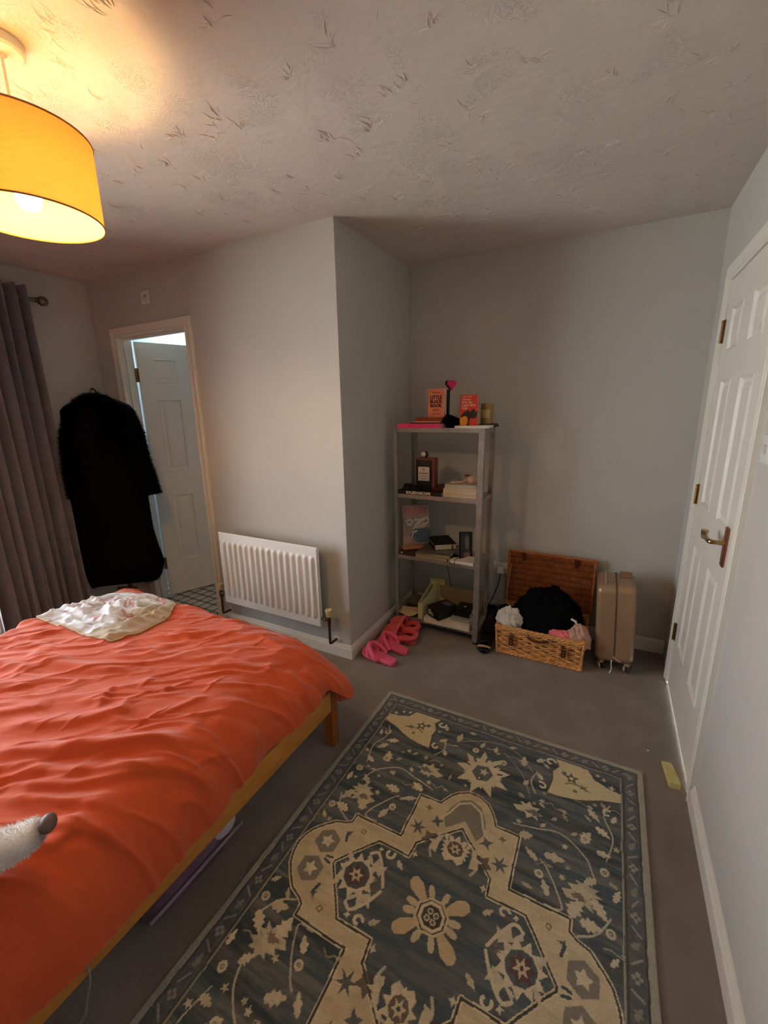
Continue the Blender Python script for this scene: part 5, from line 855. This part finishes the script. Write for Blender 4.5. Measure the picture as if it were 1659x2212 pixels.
# ------------------------------------------------------------------ wicker hamper
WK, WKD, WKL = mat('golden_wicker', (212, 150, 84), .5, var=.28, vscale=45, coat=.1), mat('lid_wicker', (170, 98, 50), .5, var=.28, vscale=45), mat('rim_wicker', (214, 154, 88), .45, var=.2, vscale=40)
LEA = mat('brown_leather', (84, 36, 20), .4, var=.15); BUCK = mat('buckle_brass', (226, 206, 160), .2, 1.)
HX0, HX1, HY0, HY1, HZ = -.508, -.035, 2.468, 2.80, .195
t = thing('wicker_hamper', 'open golden wicker hamper full of clothes standing on the carpet', 'hamper', (0, 0, 0))
def weave(name, a, c, nrm, z0, z1, nst, rows, m, parent, flare=.0, rr=.0047):
    a = np.array(a, float); c = np.array(c, float); n_ = np.array(nrm, float); L_ = np.linalg.norm(c-a); d_ = (c-a)/L_; q = MB()
    for j in range(rows):
        z = z0+(j+.5)*(z1-z0)/rows; s = np.linspace(0, 1, nst*4+1); off = .0052*np.cos(PI*nst*s+((j//2) % 2)*PI); zz_ = z+.0012*np.sin(s*40+j*2.3)
        P = [(*(a+d_*L_*u+n_*(o+flare*(z-z0)/(z1-z0))), h) for u, o, h in zip(s, off, zz_)]; q.tube(P, rr*(.85+.3*random.random()), 5, caps=True)
    o = q.build(name, m, parent); o['kind'] = 'stuff'
    for k in range(nst): 
        u = (k+.5)/nst; p = a+d_*L_*u; g = MB(); g.tube([(*p, z0-.006), (*(p+n_*flare), z1+.006)], .0048, 6); g.build('stake', m, parent)
FL = .012
weave('front_weave', (HX0, HY0), (HX1, HY0), (0, -1), .022, HZ-.028, 10, 17, WK, t, FL); weave('side_weave', (HX0, HY1), (HX0, HY0), (-1, 0), .022, HZ-.028, 7, 17, WK, t, FL); weave('side_weave', (HX1, HY0), (HX1, HY1), (1, 0), .022, HZ-.028, 7, 17, WK, t, FL); weave('back_weave', (HX1, HY1), (HX0, HY1), (0, 1), .022, HZ-.028, 10, 17, WK, t, FL)
def braid(name, z, ins, rr, m, parent, n=3, pitch=.05, amp=.006):
    q = MB(); c4 = [(HX0-ins, HY0-ins), (HX1+ins, HY0-ins), (HX1+ins, HY1+ins), (HX0-ins, HY1+ins)]; pts = []
    for k in range(4):
        a, b_ = np.array(c4[k]), np.array(c4[(k+1) % 4]); m_ = int(np.linalg.norm(b_-a)/.006); pts += [a+(b_-a)*u for u in np.linspace(0, 1, m_, endpoint=False)]
    pts = np.array(pts); s = np.arange(len(pts))*.006; dT = np.roll(pts, -1, 0)-np.roll(pts, 1, 0); dT /= np.linalg.norm(dT, axis=1, keepdims=True); nn = np.c_[dT[:, 1], -dT[:, 0]]
    for k in range(n): ph = 2*PI*k/n; q.tube(np.c_[pts+nn*(amp*np.cos(2*PI*s/pitch+ph))[:, None], z+amp*np.sin(2*PI*s/pitch+ph)], rr, 6, closed=True)
    q.build(name, m, parent)
braid('base_rim', .012, .004, .0058, WK, t, 3, .075, .0065); braid('top_rim', HZ-.008, .014, .0058, WKL, t, 3, .09, .0065); braid('upper_band', HZ-.022, .013, .0045, WKL, t, 3, .07, .005)
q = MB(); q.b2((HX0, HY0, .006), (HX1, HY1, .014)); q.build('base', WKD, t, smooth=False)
for x, y in ((HX0, HY0), (HX1, HY0), (HX0, HY1), (HX1, HY1)):
    sx = -1 if x == HX0 else 1; sy = -1 if y == HY0 else 1; q = MB(); q.tube([(x+sx*.004, y+sy*.004, 0), (x+sx*.014, y+sy*.014, HZ-.01)], .008, 8); q.build('corner_post', WK, t)
lid = thing('lid', None, None, (0, 0, 0)); lid.parent = t; ly, tl = HY1+.028, .02
q = MB(); lz0, lz1 = .20, .56
for k in range(9):
    z = lz0+(k+.5)*(lz1-lz0)/9; y = ly+tl*(z-lz0)/(lz1-lz0)
    for j in range(60):
        x = HX0-.028+(j+.5)*(HX1-HX0+.056)/60; h_ = (lz1-lz0)/9*.5; o = .006*(1 if (j+k) % 2 else -1); q.tube([(x, y-.002, z-h_), (x, y-.007-abs(o)*.5, z-h_*.4), (x, y-.007-abs(o)*.5, z+h_*.4), (x, y-.002, z+h_)], .0034, 4, caps=False)
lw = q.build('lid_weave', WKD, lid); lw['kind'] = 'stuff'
for k in range(10):
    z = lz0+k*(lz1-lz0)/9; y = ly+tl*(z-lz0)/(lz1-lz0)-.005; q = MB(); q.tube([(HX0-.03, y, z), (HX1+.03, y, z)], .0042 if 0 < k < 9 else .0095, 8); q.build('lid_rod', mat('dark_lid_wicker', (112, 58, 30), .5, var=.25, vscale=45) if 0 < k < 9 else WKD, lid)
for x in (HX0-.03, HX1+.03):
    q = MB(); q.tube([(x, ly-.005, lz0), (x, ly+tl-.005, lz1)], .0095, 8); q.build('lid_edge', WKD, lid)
q = MB(); q.add([(HX0-.03, ly+.002, lz0), (HX1+.03, ly+.002, lz0), (HX1+.03, ly+tl+.002, lz1), (HX0-.03, ly+tl+.002, lz1)], [(0, 1, 2, 3)]); q.build('lid_back', WKD, lid, smooth=False, solid=.006)
for x in (-.44, -.115):
    q = MB(); q.box((x, ly+tl-.018, .548), (.028, .014, .03), bev=.004); q.box((x, ly+tl-.021, .53), (.02, .004, .05), bev=.001); q.build('lid_strap', LEA, lid)
for x in (-.425, -.125):
    st_ = thing('strap', None, None, (x, HY0-FL-.016, .118)); st_.parent = t; q = MB(); q.box((0, 0, -.008), (.028, .005, .066), bev=.002); q.build('leather', LEA, st_); q = MB()
    for z in (.03, .016): q.box((0, -.004, z), (.032, .004, .006), bev=.0015)
    for z in (-.006, -.024): q.sphere((0, -.004, z), .0035, 10, 6)
    q.build('buckle', BUCK, st_)
hn = thing('handle', None, None, (-.272, HY0-FL-.016, .168)); hn.parent = t; q = MB(); q.tube(spline([(-.062, .004, .004), (-.05, -.012, -.008), (0, -.02, -.014), (.05, -.012, -.008), (.062, .004, .004)], 24), .0085, 8, flat=.6); q.build('leather', LEA, hn); q = MB(); [q.sphere((x, -.006, .002), .005, 10, 8) for x in (-.06, .06)]; q.build('stud', BUCK, hn)
q = MB(); q.tube(spline([(-.525, 2.74, .20), (-.53, 2.79, .32), (-.52, 2.825, .47)], 12), .0025, 6); q.build('lid_stay', mat('lid_cord', (190, 150, 110), .7), t)
# clothes in the hamper
def heap(name, label, c, r, m, seed, amp=.22, flatb=True, nu=90, nv=60, cat='clothing', fr=3.2, rotz=0., asym=None, group=None, bottom=-.55):
    th_ = np.linspace(0, PI, nv); a = np.arange(nu)*2*PI/nu; TH, A = np.meshgrid(th_, a, indexing='ij'); D = np.stack([np.sin(TH)*np.cos(A), np.sin(TH)*np.sin(A), np.cos(TH)], -1)
    n = vnoise(D[..., 0]*fr+9+D[..., 2]*1.7, D[..., 1]*fr+9-D[..., 2]*1.3, 1, 1, seed, 4); rd = 1-np.abs(2*vnoise(D[..., 0]*fr*1.2+20+D[..., 2], D[..., 1]*fr*1.6+20+D[..., 2]*1.5, 1, 1, seed+3, 2)-1)
    k = 1+amp*(2*n-1)+amp*.8*np.clip(rd-.62, 0, 1)/.38*.6; P = D*k[..., None]
    if asym is not None: P = asym(P)
    P[..., 2] = np.maximum(P[..., 2], bottom); P = P*np.array(r); t = thing(name, label, cat, c, rotz, group); q = MB(); q.grid(P, cv=True); q.build('cloth', m, t, ang=180); return t
heap('black_clothes_heap', 'big black garment heaped in the open wicker hamper', (-.258, 2.655, .19), (.205, .15, .205), FAB, 81, .16, asym=lambda P: P*np.array([1, 1, 1])-np.stack([0*P[..., 0], .28*np.clip(-P[..., 2]+.1, 0, 1), .16*np.clip(np.abs(P[..., 0])-.45, 0, 1)], -1))
t = thing('garment_tag', 'small white tag stuck to the black garment in the hamper', 'tag', (-.09, 2.53, .282), (0, .5, .2)); q = MB(); q.b2((-.018, -.001, -.005), (.018, .001, .008), .0008); q.b2((.012, -.001, -.010), (.026, .001, .0), .0008); q.build('tag', M_PAPER, t)
heap('crumpled_shirt', 'white and grey top bunched at the left of the hamper', (-.452, 2.52, .20), (.068, .052, .082), mat('off_white_cotton', (208, 200, 188), .85, var=.12, vscale=14, sheen=.2), 91, .34, fr=2.2)
heap('white_sock', 'white scrunched sock spilling out of the left end of the hamper', (-.500, 2.545, .215), (.036, .04, .045), mat('white_cotton', (214, 206, 186), .85, var=.1, vscale=14), 95, .34, fr=2.4)
heap('black_sock', 'black sock on the left edge of the hamper behind the white top', (-.508, 2.62, .225), (.035, .03, .03), FAB, 97, .25)
heap('blush_shirt', 'pale blush garment hanging over the right corner of the hamper', (-.055, 2.535, .185), (.062, .060, .064), mat('blush_cotton', (196, 150, 132), .85, var=.1, vscale=14, sheen=.2), 101, .34, fr=2.3, asym=lambda P: P-np.stack([0*P[..., 0], 0*P[..., 0], .5*np.clip(P[..., 0]-.4, 0, 1)], -1), bottom=-1.4)
heap('pink_shirt', 'bright pink garment tucked under the blush one at the front of the hamper', (-.155, 2.515, .178), (.085, .038, .032), mat('pink_cotton', (232, 118, 122), .85, var=.1, vscale=14), 105, .25)
# ------------------------------------------------------------------ suitcase
SUIT = mat('champagne_shell', (168, 134, 104), .34, .35, var=.05, coat=.35)
t = thing('suitcase', 'champagne hard-shell cabin suitcase on wheels right of the wicker hamper', 'suitcase', (.136, 2.665, 0), (0, math.radians(-3.6), .02)); t.location = (.142, 2.665, .0)
W2, D2, Zb, Zt, rc_ = .100, .135, .055, .535, .032
def shell(x0, x1, nm):
    # half shell: x from seam to outer face, rounded outer edges
    prof = []; n = 9; s = 1 if x1 > x0 else -1; w_ = abs(x1-x0)
    P = []
    ins = [(0, 0), (.001, w_-rc_)]+[(rc_*(1-math.cos(u)), w_-rc_+rc_*math.sin(u)) for u in np.linspace(0, PI/2, n)[1:]]
    def loop(inset):
        y0, y1, z0, z1 = -D2+inset, D2-inset, Zb+inset, Zt-inset; r = max(.045-inset, .008); L = []
        for cy, cz, a0 in ((y1-r, z1-r, 0), (y0+r, z1-r, PI/2), (y0+r, z0+r, PI), (y1-r, z0+r, 1.5*PI)): L += [(cy+r*math.cos(a0+u), cz+r*math.sin(a0+u)) for u in np.linspace(0, PI/2, 9)]
        return L
    for ins_, off in ins: P.append([(x0+s*off, y, z) for y, z in loop(ins_)])
    q = MB(); q.grid(np.array(P), cv=True, flip=(s > 0)); k = len(P[0]); f = tuple(range(q.n-k, q.n)); q.f.append(f if s > 0 else f[::-1]); q.mi.append(0); o = q.build(nm, SUIT, t)
    for y in np.linspace(-.08, .08, 5): pass
    return o
shell(.0035, W2, 'half_shell'); shell(-.0035, -W2, 'half_shell')
q = MB(); L = [(y, z) for y, z in [(-D2+.045+.045*math.cos(a)-.0, 0) for a in ()]]
lp = []
for cy, cz, a0 in ((D2-.043, Zt-.043, 0), (-D2+.043, Zt-.043, PI/2), (-D2+.043, Zb+.043, PI), (D2-.043, Zb+.043, 1.5*PI)): lp += [(0, cy+.042*math.cos(a0+u), cz+.042*math.sin(a0+u)) for u in np.linspace(0, PI/2, 9)]
q.tube(lp, .0042, 8, closed=True, up=(1, 0, 0)); q.build('zip', mat('suitcase_zip', (92, 68, 50), .5), t)
q = MB(); q.tube(spline([(-.052, -.085, Zt-.004), (-.052, -.08, Zt+.018), (-.052, -.045, Zt+.024), (-.052, .03, Zt+.024), (-.052, .065, Zt+.018), (-.052, .07, Zt-.004)], 30), .014, 10, flat=.55, up=(1, 0, 0)); q.build('carry_handle', mat('handle_plastic', (158, 122, 92), .45), t)
q = MB(); q.b2((.02, .03, Zt-.004), (.085, .12, Zt+.006), .004); q.b2((.03, .05, Zt+.004), (.075, .1, Zt+.012), .003); q.build('trolley_grip', mat('handle_plastic', (158, 122, 92), .45), t)
WHL = mat('wheel_rubber', (52, 46, 42), .5); HUB = mat('wheel_cap', (170, 148, 118), .4, .3)
for x in (-.07, .07):
    for y in (-.10, .10):
        wh = thing('wheel', None, None, (x, y, .024)); wh.parent = t; wh.rotation_euler = (0, 0, {-.07: .5, .07: -.4}[x]); q = MB(); q.b2((-.014, -.016, .018), (.014, .016, .036), .005); q.build('fork', HUB, wh)
        for dx in (-.009, .009): q = MB(); q.lathe([(0, -.006), (.018, -.006), (.022, -.002), (.022, .002), (.018, .006), (0, .006)], 24, (dx*1.4, 0, .0), rotm(0, PI/2, 0)); q.build('tyre', WHL if dx > 0 else HUB, wh)
q = MB(); q.tube(spline([(-.005, -D2-.004, .11), (.012, -D2-.010, .098), (.025, -D2-.008, .088), (.032, -D2-.002, .082)], 14), .006, 8, flat=.5); q.build('luggage_tag', mat('tag_pink', (206, 170, 146), .5), t); q = MB(); q.tube(spline([(-.012, -D2-.002, .085), (-.014, -D2-.006, .06), (-.012, -D2-.008, .03), (-.022, -D2-.012, .006)], 16), .0032, 6); q.build('tag_string', M_PAPER, t)

for o in SC.objects:
    if o.name.startswith('small_print'): o['kind'] = 'stuff'
